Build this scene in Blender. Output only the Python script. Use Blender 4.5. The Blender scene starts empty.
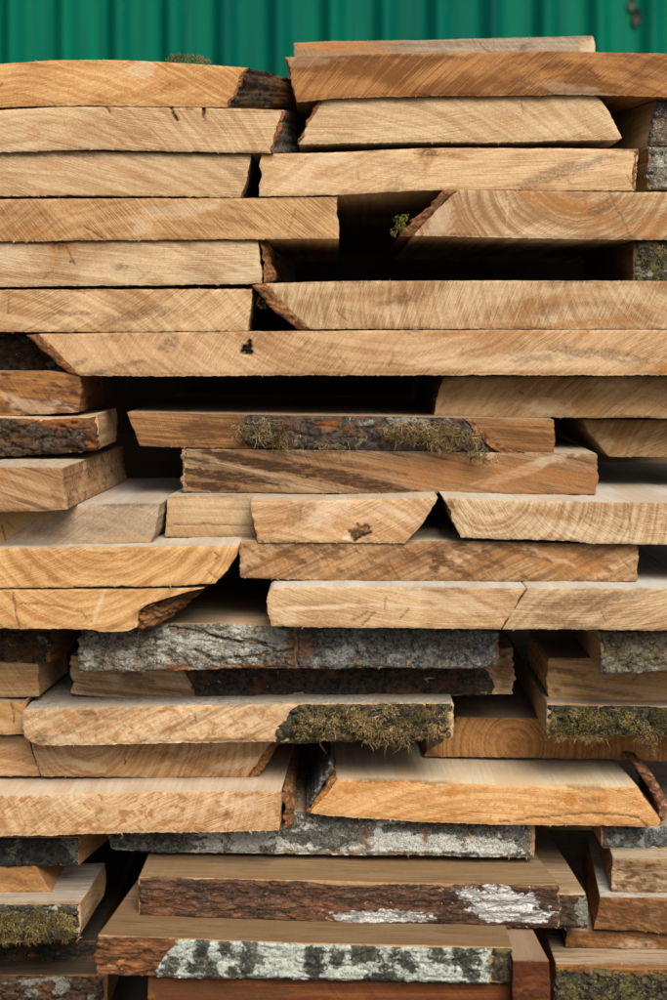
import bpy, math, random
import numpy as np

# ---------------------------------------------------------------- scene frame
# Millimetres on the nearest end-grain plane; every plank has its own distance
# factor k (k = 1 is 1.5 m from the camera, k = 1.05 is 7.5 cm deeper).
D, CX, HY, CAMZ = 1.5, 333.5, 335.0, 0.73
C = bpy.context.scene.collection
RNG = np.random.default_rng(7)

# ---------------------------------------------------------------- numpy noise
def _h(i, j, s):
    n = (i * 374761393 + j * 668265263 + s * 1274126177) & 0xffffffff
    n = ((n ^ (n >> 13)) * 1274126177) & 0xffffffff
    return ((n ^ (n >> 16)) & 0xffff) / 65535.0 * 2 - 1
def vn(x, y, s=0):
    x = np.asarray(x, float); y = np.asarray(y, float) + np.zeros_like(x)
    xi = np.floor(x).astype(np.int64); yi = np.floor(y).astype(np.int64)
    fx = x - xi; fy = y - yi
    fx = fx * fx * (3 - 2 * fx); fy = fy * fy * (3 - 2 * fy)
    a = _h(xi, yi, s); b = _h(xi + 1, yi, s); c = _h(xi, yi + 1, s); d = _h(xi + 1, yi + 1, s)
    return (a * (1 - fx) + b * fx) * (1 - fy) + (c * (1 - fx) + d * fx) * fy
def fbm(x, y, s=0, o=4):
    r = 0; a = .5
    for k in range(o):
        r = r + a * vn(np.asarray(x) * 2 ** k, np.asarray(y) * 2 ** k, s + k * 17); a *= .55
    return r
def sstep(a, b, x):
    t = np.clip((x - a) / (b - a), 0, 1); return t * t * (3 - 2 * t)

# ---------------------------------------------------------------- node helpers
class NT:
    def __init__(s, nt): s.t = nt; s.n = nt.nodes; s.l = nt.links
    def new(s, typ, **kw):
        n = s.n.new(typ)
        for k, v in kw.items(): setattr(n, k, v)
        return n
    def put(s, sock, v):
        if v is None: return
        if isinstance(v, bpy.types.NodeSocket): s.l.new(v, sock)
        elif isinstance(v, (tuple, list)) and len(v) == 3 and sock.type == 'RGBA': sock.default_value = (*v, 1)
        else: sock.default_value = v
    def m(s, op, a, b=None, c=None, clamp=False):
        n = s.new('ShaderNodeMath', operation=op, use_clamp=clamp)
        s.put(n.inputs[0], a); s.put(n.inputs[1], b); s.put(n.inputs[2], c); return n.outputs[0]
    def v(s, op, a, b=None):
        n = s.new('ShaderNodeVectorMath', operation=op); s.put(n.inputs[0], a)
        if b is not None: s.put(n.inputs[3] if op == 'SCALE' else n.inputs[1], b)
        return n.outputs[1] if op in ('LENGTH', 'DOT_PRODUCT') else n.outputs[0]
    def noise(s, vec, scale=1, detail=2, rough=.5, dist=0, dim='3D', w=None):
        n = s.new('ShaderNodeTexNoise', noise_dimensions=dim)
        if dim == '1D': s.put(n.inputs['W'], w)
        else: s.put(n.inputs['Vector'], vec)
        for k, x in (('Scale', scale), ('Detail', detail), ('Roughness', rough), ('Distortion', dist)): s.put(n.inputs[k], x)
        return n.outputs['Fac']
    def ramp(s, x, a, b, c=0., d=1.):
        n = s.new('ShaderNodeMapRange', interpolation_type='SMOOTHSTEP')
        s.put(n.inputs[0], x)
        for i, q in enumerate((a, b, c, d)): s.put(n.inputs[i + 1], q)
        return n.outputs[0]
    def mix(s, f, a, b, mode='MIX'):
        n = s.new('ShaderNodeMix', data_type='RGBA', blend_type=mode)
        s.put(n.inputs['Factor'], f); s.put(n.inputs[6], a); s.put(n.inputs[7], b); return n.outputs[2]
    def xyz(s, x, y, z):
        n = s.new('ShaderNodeCombineXYZ')
        for i, q in enumerate((x, y, z)): s.put(n.inputs[i], q)
        return n.outputs[0]
    def sep(s, v):
        n = s.new('ShaderNodeSeparateXYZ'); s.put(n.inputs[0], v); return n.outputs

def group(name, ins):
    g = bpy.data.node_groups.new(name, 'ShaderNodeTree')
    for nm, typ, dv in ins:
        k = g.interface.new_socket(nm, in_out='INPUT', socket_type='NodeSocket' + typ)
        if dv is not None: k.default_value = dv
    g.interface.new_socket('Shader', in_out='OUTPUT', socket_type='NodeSocketShader')
    t = NT(g); gi = t.new('NodeGroupInput'); go = t.new('NodeGroupOutput')
    return g, t, gi.outputs, go

# solid wood: growth rings round an axis along the plank, pores, saw marks on the cut end
def wood_group():
    W = (1, 1, 1, 1)
    g, t, I, go = group('solid_wood', [
        ('Light', 'Color', W), ('Dark', 'Color', W), ('Top', 'Color', W), ('Stain', 'Color', W), ('Warm', 'Color', W), ('Pale', 'Color', W),
        ('Swap', 'Float', 0.), ('Pith', 'Vector', None), ('Rings', 'Float', .2), ('RingAmt', 'Float', .5), ('Warp', 'Float', 8.),
        ('SawC', 'Vector', None), ('Saw', 'Float', .4), ('Blotch', 'Float', .5), ('Fleck', 'Float', 0.), ('Streak', 'Float', 0.),
        ('Seed', 'Vector', None), ('Slope', 'Float', 0.)])
    tc = t.new('ShaderNodeTexCoord')
    p0 = t.v('SCALE', tc.outputs['Object'], 1000.)
    x, y, z = t.sep(p0)[:]
    # Swap = 1: the grain runs along x
    nw = t.new('ShaderNodeMix', data_type='VECTOR')
    t.put(nw.inputs['Factor'], I['Swap']); t.put(nw.inputs[4], p0); t.put(nw.inputs[5], t.xyz(y, x, t.m('ADD', z, t.m('MULTIPLY', x, I['Slope']))))
    p = nw.outputs[1]
    ps = t.v('ADD', p, I['Seed'])
    wv = t.new('ShaderNodeTexNoise'); t.put(wv.inputs['Vector'], t.v('MULTIPLY', ps, (.016, .0025, .016))); t.put(wv.inputs['Detail'], 2.); t.put(wv.inputs['Scale'], 1.)
    wo = t.v('MULTIPLY', t.v('SUBTRACT', wv.outputs['Color'], (.5, .5, .5)), t.xyz(I['Warp'], 0., I['Warp']))
    q = t.v('SUBTRACT', t.v('ADD', p, wo), I['Pith'])
    r = t.v('LENGTH', t.v('MULTIPLY', q, (1, .0, 1)))
    ring = t.noise(None, 1, 3., .6, 0, '1D', t.m('MULTIPLY', r, I['Rings']))
    ring = t.ramp(ring, .36, .64)
    pore = t.noise(t.v('MULTIPLY', ps, (.7, .03, .7)), 1, 3., .65)
    pore2 = t.ramp(t.noise(t.v('MULTIPLY', ps, (1.6, .06, 1.6)), 1, 1.5), .55, .75)
    blot = t.noise(t.v('MULTIPLY', ps, (.011, .002, .024)), 1, 3., .55, .6)
    blot = t.ramp(blot, .36, .64)
    # streaks along the grain for long-grain faces
    st = t.ramp(t.noise(t.v('MULTIPLY', ps, (.24, .012, .24)), 1, 5., .68, .35), .45, .60)
    st2 = t.ramp(t.noise(t.v('MULTIPLY', ps, (.05, .006, .07)), 1, 3., .55, .3), .40, .58)
    st = t.m('MULTIPLY', st, st2)
    nrm = t.sep(tc.outputs['Normal'])
    fr = t.ramp(t.m('MULTIPLY', nrm[1], -1.), .4, .8)
    up = t.ramp(nrm[2], .5, .85)
    # saw kerfs: arcs about a far centre
    sv = t.v('MULTIPLY', t.v('SUBTRACT', p0, I['SawC']), (1, 0, 1))
    rr = t.v('LENGTH', sv)
    dirn = t.v('NORMALIZE', sv)
    arc = t.v('SCALE', dirn, 11.)
    sn = t.noise(t.v('ADD', t.v('ADD', arc, I['Seed']), t.xyz(0., t.m('MULTIPLY', rr, .95), 0.)), 1, 3., .7)
    saw = t.ramp(sn, .40, .62)
    sg = t.ramp(t.noise(t.v('MULTIPLY', ps, (.02, .02, .03)), 1, 2.), .3, .6, .25, 1.)
    sawf = t.m('MULTIPLY', t.m('MULTIPLY', t.m('SUBTRACT', saw, .5), sg), t.m('MULTIPLY', fr, I['Saw']))
    f = t.m('MULTIPLY', ring, I['RingAmt'])
    f = t.m('ADD', f, t.m('MULTIPLY', blot, I['Blotch']))
    f = t.m('ADD', f, t.m('MULTIPLY', t.m('SUBTRACT', pore, .5), .9))
    f = t.m('ADD', f, t.m('MULTIPLY', pore2, .16))
    f = t.m('ADD', f, t.m('MULTIPLY', sawf, .85), None, True)
    col = t.mix(f, I['Light'], I['Dark'])
    fine = t.noise(t.v('MULTIPLY', ps, (.45, .45, .45)), 1, 5., .78)
    hs = t.m('MULTIPLY_ADD', t.m('SUBTRACT', fine, .5), .9, 1.)
    col = t.mix(1., col, t.xyz(hs, hs, hs), 'MULTIPLY')
    # brown rust-like flecks and grain streaks
    fl = t.noise(t.v('MULTIPLY', ps, (.09, .06, .12)), 1, 3., .6, .8)
    col = t.mix(t.m('MULTIPLY', t.ramp(fl, .55, .62), I['Fleck']), col, I['Warm'])
    col = t.mix(t.m('MULTIPLY', st, I['Streak']), col, I['Stain'])
    # top face: smooth sawn side in its Top tone; lowest planks' tops darkened as painted shade
    tn = t.noise(t.v('MULTIPLY', ps, (.3, .012, .5)), 1, 6., .75)
    tb = t.noise(t.v('MULTIPLY', ps, (.03, .006, .03)), 1, 4., .6)
    tcol = t.mix(t.m('MULTIPLY', t.ramp(tn, .42, .64), t.m('MULTIPLY_ADD', I['Swap'], .75, .25)), I['Top'], t.mix(1., I['Top'], (.48, .42, .36), 'MULTIPLY'))
    tcol = t.mix(t.ramp(tb, .42, .62, 0., .7), tcol, t.mix(1., I['Top'], (.80, .70, .60), 'MULTIPLY'))
    col = t.mix(t.m('MULTIPLY', up, .9), col, tcol)
    at = t.new('ShaderNodeAttribute', attribute_name='mark'); ms = t.new('ShaderNodeSeparateColor'); t.put(ms.inputs[0], at.outputs['Color'])
    mo = t.ramp(t.noise(t.v('MULTIPLY', p0, t.xyz(t.m('MULTIPLY_ADD', I['Swap'], -.2, .28), .1, t.m('MULTIPLY_ADD', I['Swap'], .2, .3))), 1., 5., .7), .36, .58, .35, 1.)
    col = t.mix(ms.outputs[0], col, I['Pale'])
    col = t.mix(t.m('MULTIPLY', ms.outputs[2], t.m('MULTIPLY', mo, 1.25), None, True), col, t.mix(1., I['Warm'], t.xyz(hs, hs, hs), 'MULTIPLY'))
    gf = t.m('MAXIMUM', t.m('MULTIPLY', ms.outputs[1], t.m('MULTIPLY', mo, 1.4)), t.m('MULTIPLY', t.m('SUBTRACT', ms.outputs[1], 1.), 8.))
    col = t.mix(t.m('MINIMUM', t.m('MAXIMUM', gf, 0.), 1.), col, I['Stain'])
    h = t.m('ADD', t.m('MULTIPLY', fine, .6), t.m('MULTIPLY', pore, .5))
    h = t.m('ADD', h, t.m('MULTIPLY', sawf, .75)); h = t.m('ADD', h, t.m('MULTIPLY', st, t.m('MULTIPLY', I['Streak'], -.5)))
    bp = t.new('ShaderNodeBump'); t.put(bp.inputs['Strength'], .5); t.put(bp.inputs['Distance'], .0011); t.put(bp.inputs['Height'], h)
    b = t.new('ShaderNodeBsdfPrincipled'); t.put(b.inputs['Base Color'], col); t.put(b.inputs['Roughness'], .82)
    t.put(b.inputs['Specular IOR Level'], .22); t.put(b.inputs['Normal'], bp.outputs[0])
    t.l.new(b.outputs[0], go.inputs[0]); return g

def bark_group():
    W = (1, 1, 1, 1)
    g, t, I, go = group('tree_bark', [
        ('Deep', 'Color', W), ('Mid', 'Color', W), ('Warm', 'Color', W), ('Lichen', 'Color', W), ('LichenAmt', 'Float', 0.),
        ('WarmAmt', 'Float', .2), ('Speck', 'Float', .3), ('Grain', 'Float', 1.), ('Seed', 'Vector', None), ('Olive', 'Float', 0.), ('Crack', 'Float', .5)])
    tc = t.new('ShaderNodeTexCoord')
    p = t.v('ADD', t.v('SCALE', tc.outputs['Object'], 1000.), I['Seed'])
    pg = t.v('MULTIPLY', p, t.xyz(t.m('DIVIDE', 1., I['Grain']), 1., 1.))
    big = t.noise(pg, .06, 5., .62, .6); mid = t.noise(pg, .2, 5., .65, .3); fine = t.noise(pg, .8, 3., .6)
    vo = t.new('ShaderNodeTexVoronoi', feature='DISTANCE_TO_EDGE'); t.put(vo.inputs['Vector'], t.v('ADD', t.v('MULTIPLY', pg, (.07, .07, .13)), t.v('SCALE', t.xyz(big, big, mid), 1.6))); t.put(vo.inputs['Scale'], 1.)
    crack = t.ramp(vo.outputs['Distance'], 0., .13, 1., 0.)
    col = t.mix(t.ramp(mid, .35, .65), I['Deep'], I['Mid'])
    col = t.mix(t.m('MULTIPLY', t.ramp(t.noise(t.v('ADD', pg, (53., 7., 31.)), .045, 5., .65, .5), .5, .62), I['WarmAmt']), col, I['Warm'])
    n2 = t.noise(t.v('ADD', p, (11., 77., 5.)), .5, 4., .7)
    col = t.mix(t.m('MULTIPLY', t.ramp(n2, .52, .64), I['Speck']), col, t.mix(.35, I['Lichen'], I['Mid']))
    at = t.new('ShaderNodeAttribute', attribute_name='mark'); ms = t.new('ShaderNodeSeparateColor'); t.put(ms.inputs[0], at.outputs['Color'])
    ln = t.m('ADD', t.m('MULTIPLY', t.noise(t.v('ADD', p, (91., 3., 8.)), .055, 2., .5, .3), .5), t.m('MULTIPLY', t.noise(p, .17, 7., .8, .4), .5))
    ln = t.m('MULTIPLY_ADD', ln, 1.9, -.45)
    lv = t.m('ADD', t.m('ADD', ln, t.m('MULTIPLY', t.m('SUBTRACT', I['LichenAmt'], .5), .5)), t.m('MULTIPLY', ms.outputs[0], .42))
    lv = t.m('SUBTRACT', lv, t.m('MULTIPLY', ms.outputs[1], .62))
    lm = t.ramp(lv, .51, .55)
    lc = t.mix(t.ramp(t.noise(p, .3, 6., .75), .38, .62), I['Lichen'], t.mix(.45, I['Lichen'], I['Mid']))
    lc = t.mix(t.ramp(t.noise(t.v('ADD', p, (5., 15., 25.)), .55, 5., .75), .56, .62), lc, I['Deep'])
    col = t.mix(lm, col, lc)
    col = t.mix(t.m('MULTIPLY', I['Olive'], t.ramp(t.noise(p, .1, 4., .65), .45, .62)), col, (.11, .10, .025))
    col = t.mix(t.m('MULTIPLY', ms.outputs[2], t.ramp(mid, .3, .5, .5, 1.)), col, I['Warm'])
    col = t.mix(t.m('MULTIPLY', ms.outputs[1], t.ramp(t.noise(p, .3, 5., .75), .42, .54, .0, .95)), col, I['Deep'])
    col = t.mix(t.m('MULTIPLY', crack, I['Crack']), col, I['Deep'])
    hs = t.m('MULTIPLY_ADD', t.m('SUBTRACT', fine, .5), .8, 1.)
    col = t.mix(1., col, t.xyz(hs, hs, hs), 'MULTIPLY')
    h = t.m('ADD', t.m('MULTIPLY', mid, 1.2), t.m('MULTIPLY', fine, .6)); h = t.m('SUBTRACT', h, t.m('MULTIPLY', crack, I['Crack'])); h = t.m('ADD', h, t.m('MULTIPLY', lm, .12))
    bp = t.new('ShaderNodeBump'); t.put(bp.inputs['Strength'], .75); t.put(bp.inputs['Distance'], .0024); t.put(bp.inputs['Height'], h)
    b = t.new('ShaderNodeBsdfPrincipled'); t.put(b.inputs['Base Color'], col); t.put(b.inputs['Roughness'], .88)
    t.put(b.inputs['Specular IOR Level'], .2); t.put(b.inputs['Normal'], bp.outputs[0])
    t.l.new(b.outputs[0], go.inputs[0]); return g

WOOD, BARK = wood_group(), bark_group()
def c4(c): return (*c, 1)
def from_group(name, g, vals):
    m = bpy.data.materials.new(name); m.use_nodes = True; t = NT(m.node_tree); t.n.clear()
    n = t.new('ShaderNodeGroup'); n.node_tree = g
    for k, v in vals.items(): n.inputs[k].default_value = c4(v) if n.inputs[k].type == 'RGBA' else v
    o = t.new('ShaderNodeOutputMaterial'); t.l.new(n.outputs[0], o.inputs[0]); return m

# wood tones: (light, dark, top)
TONE = {
 'cream':  ((.62, .46, .275), (.43, .27, .13), (.47, .40, .30)),
 'tan':    ((.53, .365, .205), (.35, .195, .09), (.46, .39, .29)),
 'straw':  ((.58, .415, .235), (.37, .205, .09), (.44, .38, .28)),
 'orange': ((.60, .375, .165), (.42, .20, .062), (.46, .37, .25)),
 'brown':  ((.34, .17, .062), (.18, .078, .022), (.36, .28, .19)),
 'dun':    ((.42, .275, .135), (.27, .15, .062), (.36, .28, .19)),
 'grey':   ((.41, .335, .245), (.28, .21, .135), (.40, .36, .30)),
 'red':    ((.25, .085, .024), (.14, .04, .012), (.36, .28, .2)),
}
NSEED = [0]
def wood(tone, swap=0, pith=(0, -150), rings=.22, ring=.35, warp=10, saw=(35, .5), sawr=500, blotch=.35, fleck=0, streak=0, slope=0, top=None, stain=(.085, .038, .014), warm=(.33, .135, .03), pale=(.66, .53, .36), gain=1.):
    NSEED[0] += 1; r = random.Random(NSEED[0] * 13)
    l, d, tp = TONE[tone]; tp = tuple(q * 1.08 for q in (top or tp)); ja, jb = r.uniform(.93, 1.06), r.uniform(.92, 1.05)
    l = tuple(q * ja * w for q, w in zip(l, (1, jb, jb * jb))); d = tuple(q * ja * w for q, w in zip(d, (1, jb, jb * jb)))
    l = tuple(q * gain for q in l); d = tuple(q * gain * m for q, m in zip(d, (.80, .76, .72)))
    a = math.radians(saw[0])
    return from_group('wood_' + tone, WOOD, dict(Light=l, Dark=d, Top=tp, Stain=stain, Warm=warm, Pale=pale, Swap=float(swap),
        Pith=(pith[0], 0, pith[1]), Rings=rings * r.uniform(.9, 1.5), RingAmt=ring * .8, Warp=float(warp) * 1.5, SawC=(sawr * math.cos(a), 0, sawr * math.sin(a)), Saw=saw[1] * .85,
        Blotch=blotch * 1.35, Fleck=fleck, Streak=streak, Slope=slope, Seed=tuple(r.uniform(-900, 900) for _ in range(3))))
BTONE = {
 'grey':  dict(Crack=.3, Olive=.2, Deep=(.035, .028, .021), Mid=(.27, .235, .175), Warm=(.24, .10, .04), Lichen=(.46, .46, .39), LichenAmt=.38, WarmAmt=.3, Speck=.8),
 'dark':  dict(Crack=.15, Deep=(.018, .013, .009), Mid=(.09, .056, .032), Warm=(.20, .075, .022), Lichen=(.25, .25, .20), LichenAmt=0., WarmAmt=.35, Speck=.13),
 'brown': dict(Deep=(.05, .022, .01), Mid=(.115, .052, .026), Warm=(.20, .075, .025), Lichen=(.35, .33, .27), LichenAmt=0., WarmAmt=.5, Speck=.15, Grain=3.5),
 'lichen':dict(Crack=.08, Deep=(.03, .032, .026), Mid=(.15, .15, .12), Warm=(.23, .11, .05), Lichen=(.50, .53, .47), LichenAmt=.62, WarmAmt=.1, Speck=.45),
 'inner': dict(Deep=(.12, .048, .017), Mid=(.34, .15, .058), Warm=(.40, .17, .05), Lichen=(.3, .25, .18), LichenAmt=0., WarmAmt=.5, Speck=.12),
 'mossy': dict(Deep=(.014, .012, .008), Mid=(.085, .072, .05), Warm=(.16, .065, .022), Lichen=(.33, .34, .27), LichenAmt=.1, WarmAmt=.12, Speck=.45, Olive=.8),
}
BCACHE = {}
def barkm(tone, **kw):
    key = (tone, tuple(sorted(kw.items())))
    if key not in BCACHE:
        NSEED[0] += 1; r = random.Random(NSEED[0] * 29)
        d = dict(BTONE[tone]); d.update(kw); d['Seed'] = tuple(r.uniform(-900, 900) for _ in range(3))
        BCACHE[key] = from_group('bark_' + tone, BARK, d)
    return BCACHE[key]

def moss_mat(name, a, b, c):
    m = bpy.data.materials.new(name); m.use_nodes = True; t = NT(m.node_tree); t.n.clear()
    at = t.new('ShaderNodeAttribute', attribute_name='mark'); ms = t.new('ShaderNodeSeparateColor'); t.put(ms.inputs[0], at.outputs['Color'])
    col = t.mix(t.ramp(ms.outputs[0], 0., .55), a, b); col = t.mix(t.ramp(ms.outputs[0], .6, 1.), col, c)
    bs = t.new('ShaderNodeBsdfPrincipled'); t.put(bs.inputs['Base Color'], col); t.put(bs.inputs['Roughness'], .8); t.put(bs.inputs['Specular IOR Level'], .2)
    t.put(bs.inputs['Subsurface Weight'], 0.)
    o = t.new('ShaderNodeOutputMaterial'); t.l.new(bs.outputs[0], o.inputs[0]); return m
MOSS = moss_mat('moss_straw', (.05, .032, .011), (.22, .145, .052), (.50, .37, .18))
MOSSG = moss_mat('moss_olive', (.04, .030, .009), (.17, .125, .035), (.42, .33, .13))

# ---------------------------------------------------------------- geometry
def resamp(pts, n):
    p = np.array(pts, float); d = np.r_[0, np.cumsum(np.hypot(*np.diff(p, axis=0).T))]
    t = np.linspace(0, d[-1], n); return np.c_[np.interp(t, d, p[:, 0]), np.interp(t, d, p[:, 1])]
def mesh_obj(name, V, faces, mat, loc, parent=None, mark=None, smooth=True):
    me = bpy.data.meshes.new(name)
    nq = np.concatenate([np.full(len(f), f.shape[1]) for f in faces])
    idx = np.concatenate([f.ravel() for f in faces]).astype(np.int32)
    me.vertices.add(len(V)); me.vertices.foreach_set('co', (V - np.array(loc)).astype(np.float32).ravel())
    me.loops.add(len(idx)); me.loops.foreach_set('vertex_index', idx)
    me.polygons.add(len(nq)); me.polygons.foreach_set('loop_start', np.r_[0, np.cumsum(nq)[:-1]].astype(np.int32))
    me.polygons.foreach_set('use_smooth', np.full(len(nq), smooth))
    if mark is not None:
        a = me.color_attributes.new('mark', 'FLOAT_COLOR', 'POINT')
        a.data.foreach_set('color', np.c_[mark, np.ones(len(V))].astype(np.float32).ravel())
    me.update(calc_edges=True); me.validate()
    me.materials.append(mat)
    o = bpy.data.objects.new(name, me); C.objects.link(o)
    if parent: o.parent = parent
    else: o.location = loc
    return o
def world(px, k):
    return np.c_[(px[:, 0] - CX) * k / 1000, (k - 1) * D + 0 * px[:, 0], CAMZ + (HY - px[:, 1]) * k / 1000]

def do_marks(px, marks, cracks, s, ed=(1.25, .7)):
    M = np.zeros((len(px), 3)); dep = np.zeros(len(px)); x, y = px.T
    for mk in marks:
        ch, mx, my, rx, ry = mk[:5]; ang = math.radians(mk[5]) if len(mk) > 5 else 0; st = mk[6] if len(mk) > 6 else 1
        dx, dy = x - mx, y - my
        a = dx * math.cos(ang) + dy * math.sin(ang); b = -dx * math.sin(ang) + dy * math.cos(ang)
        d = np.hypot(a / rx, b / ry) + .75 * fbm(a / (5 + rx * .22), b / (3 + ry * .2), s + 5) + .25 * vn(a / 3.5, b / 1.6, s + 6)
        M[:, ch] = np.maximum(M[:, ch], st * sstep(ed[0], ed[1], d))
    for cr in cracks:
        w = cr[-1]; P = cr[:-1]; best = np.full(len(px), 1e9)
        yy = y + 1.6 * fbm(x / 9, y / 9, s + 3); xx = x + 1.6 * fbm(x / 9, y / 9, s + 4)
        for (x0, y0), (x1, y1) in zip(P[:-1], P[1:]):
            L2 = (x1 - x0) ** 2 + (y1 - y0) ** 2; t = np.clip(((xx - x0) * (x1 - x0) + (yy - y0) * (y1 - y0)) / L2, 0, 1)
            best = np.minimum(best, np.hypot(xx - x0 - t * (x1 - x0), yy - y0 - t * (y1 - y0)))
        q = sstep(max(w, .95) * 1.35, max(w, .95) * .3, best) * min(1, .25 + w * .6); M[:, 1] = np.maximum(M[:, 1], q); dep = np.maximum(dep, q * min(4, 1.6 * w + .4))
    return M, dep

SEED = [100]
def slab(name, k, top, bot, left, right, mat, L, sk=(0, 0), parent=None, loc=None, marks=(), cracks=(), jag=(.35, .8, .5), rough=.2, relief=0, relsc=(18, 10), step=1.5, bev=.65, fuzz=0, proud=0, swell=0):
    """A slab of timber or bark: the outline seen from the front (px = mm at k 1), closed, with real thickness L metres."""
    SEED[0] += 1; s = SEED[0] * 7; hfj = .25 if relief else .55
    k0, k1 = k if isinstance(k, tuple) else (k, k)
    Lp = [top[0]] + list(left) + [bot[0]]; Rp = [top[-1]] + list(right) + [bot[-1]]
    w = max(abs(top[-1][0] - top[0][0]), abs(bot[-1][0] - bot[0][0])); h = max(abs(bot[0][1] - top[0][1]), abs(bot[-1][1] - top[-1][1]))
    nu = int(max(6, w / step)) + 1; nv = int(max(5, h / step)) + 1
    T = resamp(top, nu); B = resamp(bot, nu); Le = resamp(Lp, nv); Re = resamp(Rp, nv)
    win_u = np.minimum(1, np.minimum(np.arange(nu), np.arange(nu)[::-1]) / 3.); win_v = np.minimum(1, np.minimum(np.arange(nv), np.arange(nv)[::-1]) / 3.)
    T[:, 1] += win_u * jag[0] * (1.0 * fbm(T[:, 0] / 22, 0, s) + hfj * .7 * vn(T[:, 0] / 2.2, 0, s + 1))
    B[:, 1] += win_u * jag[1] * (.6 * fbm(B[:, 0] / 20, 3, s + 2) + hfj * .8 * vn(B[:, 0] / 1.8, 3, s + 3))
    Le[:, 0] += win_v * jag[2] * (2 * fbm(Le[:, 1] / 8, 7, s + 4) + .7 * vn(Le[:, 1] / 2, 7, s + 6))
    Re[:, 0] += win_v * jag[2] * (2 * fbm(Re[:, 1] / 8, 9, s + 5) + .7 * vn(Re[:, 1] / 2, 9, s + 8))
    u = np.linspace(0, 1, nu)[None, :, None]; v = np.linspace(0, 1, nv)[:, None, None]
    P = (1 - v) * T[None] + v * B[None] + (1 - u) * Le[:, None] + u * Re[:, None] - ((1 - u) * (1 - v) * T[0] + u * (1 - v) * T[-1] + (1 - u) * v * B[0] + u * v * B[-1])
    px = P.reshape(-1, 2); uu = np.broadcast_to(u, (nv, nu, 1)).ravel(); vv = np.broadcast_to(v, (nv, nu, 1)).ravel()
    kk = k0 + (k1 - k0) * uu
    W = world(px, kk)
    M, dep = do_marks(px, marks, cracks, s, (1.5, .35) if relief else (1.25, .7))
    edge = np.minimum(np.minimum(uu * (nu - 1), (1 - uu) * (nu - 1)), np.minimum(vv * (nv - 1), (1 - vv) * (nv - 1)))
    y = rough * fbm(px[:, 0] / 7, px[:, 1] / 7, s + 9) + .5 * rough * vn(px[:, 0] / 1.7, px[:, 1] / 1.7, s + 10)
    if relief:
        f = fbm(px[:, 0] / relsc[0], px[:, 1] / relsc[1], s + 11, 5); rg = 1 - np.abs(fbm(px[:, 0] / (relsc[0] * 1.4), px[:, 1] / (relsc[1] * 1.2), s + 13, 3)) * 4
        y = y - relief * (f + .15) + relief * .9 * np.clip(rg, 0, 1) ** 3
    y = y - swell * np.sin(np.pi * np.clip(vv, 0, 1)) + dep - proud
    e = np.where(edge < 1, bev * (1 + .5 * vn(px[:, 0] / 3, px[:, 1] / 3, s + 12)), np.where(edge < 2, bev * .25, 0)); y = y + e
    W[:, 1] += y / 1000
    idx = np.arange(nu * nv).reshape(nv, nu)
    q = np.stack([idx[:-1, :-1], idx[1:, :-1], idx[1:, 1:], idx[:-1, 1:]], -1).reshape(-1, 4)
    per = np.r_[idx[0, :-1], idx[:-1, -1], idx[-1, :0:-1], idx[:0:-1, 0]]
    n = len(per); base = len(W); rings = []
    ds = [0, .012, .03, .07, .14, .25, .4]; ds = [d for d in ds if d < L * .8] + [L]
    for d in ds:
        r = W[per].copy(); r[:, 1] += d
        if relief and d: r[:, 2] -= .0022 * min(1, d / .012) * np.sign(.5 - vv[per]) * (np.abs(vv[per] - .5) > .45)
        r[:, 0] += d * (sk[0] * (1 - uu[per]) + sk[1] * uu[per])
        if d: 
            ph = d * 25
            wob = .0006 * min(1, d / .03) * (fbm(px[per, 0] / 25, ph, s + 20)); r[:, 2] += wob
        rings.append(r)
    V = np.concatenate([W] + rings); faces = [q]; a = np.arange(n); b = np.roll(a, -1)
    for i in range(len(ds) - 1):
        o0 = base + i * n; o1 = o0 + n
        faces.append(np.stack([o0 + a, o0 + b, o1 + b, o1 + a], -1))
    faces.append((base + (len(ds) - 1) * n + a)[::-1][None])
    MM = np.concatenate([M] + [M[per] * (1 if i == 0 else .0) for i in range(len(ds))])
    if fuzz:   # torn wood fibres left by the saw along the lower and upper arris
        rs = np.random.default_rng(s); 
        cnt = fuzz; low = rs.random(cnt) < .8
        ii = rs.integers(3, nu - 3, cnt); roots = np.where(low[:, None], W[idx[-1, ii]], W[idx[0, ii]])
        roots = roots + np.c_[np.zeros(cnt), -rs.random(cnt) * .001, np.where(low, .0006, -.0006)]
        dirs = np.c_[rs.normal(0, .8, cnt), -rs.random(cnt) * .8, np.where(low, -1, .8) * (.15 + rs.random(cnt))]
        fv, ff, fr_ = strand_mesh(rs, roots, dirs, .0006 + .0032 * rs.random(cnt) ** 3, .00035, curl=.5)
        ff = ff + len(V); V = np.concatenate([V, fv]); faces.append(ff); mk = np.zeros((len(fv), 3)); mk[:, 0] = .8; MM = np.concatenate([MM, mk])
    if loc is None: loc = ((px[:, 0].mean() - CX) * k0 / 1000, (k0 - 1) * D, float(V[:, 2].min()))
    return mesh_obj(name, V, faces, mat, loc, parent, MM)

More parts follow.
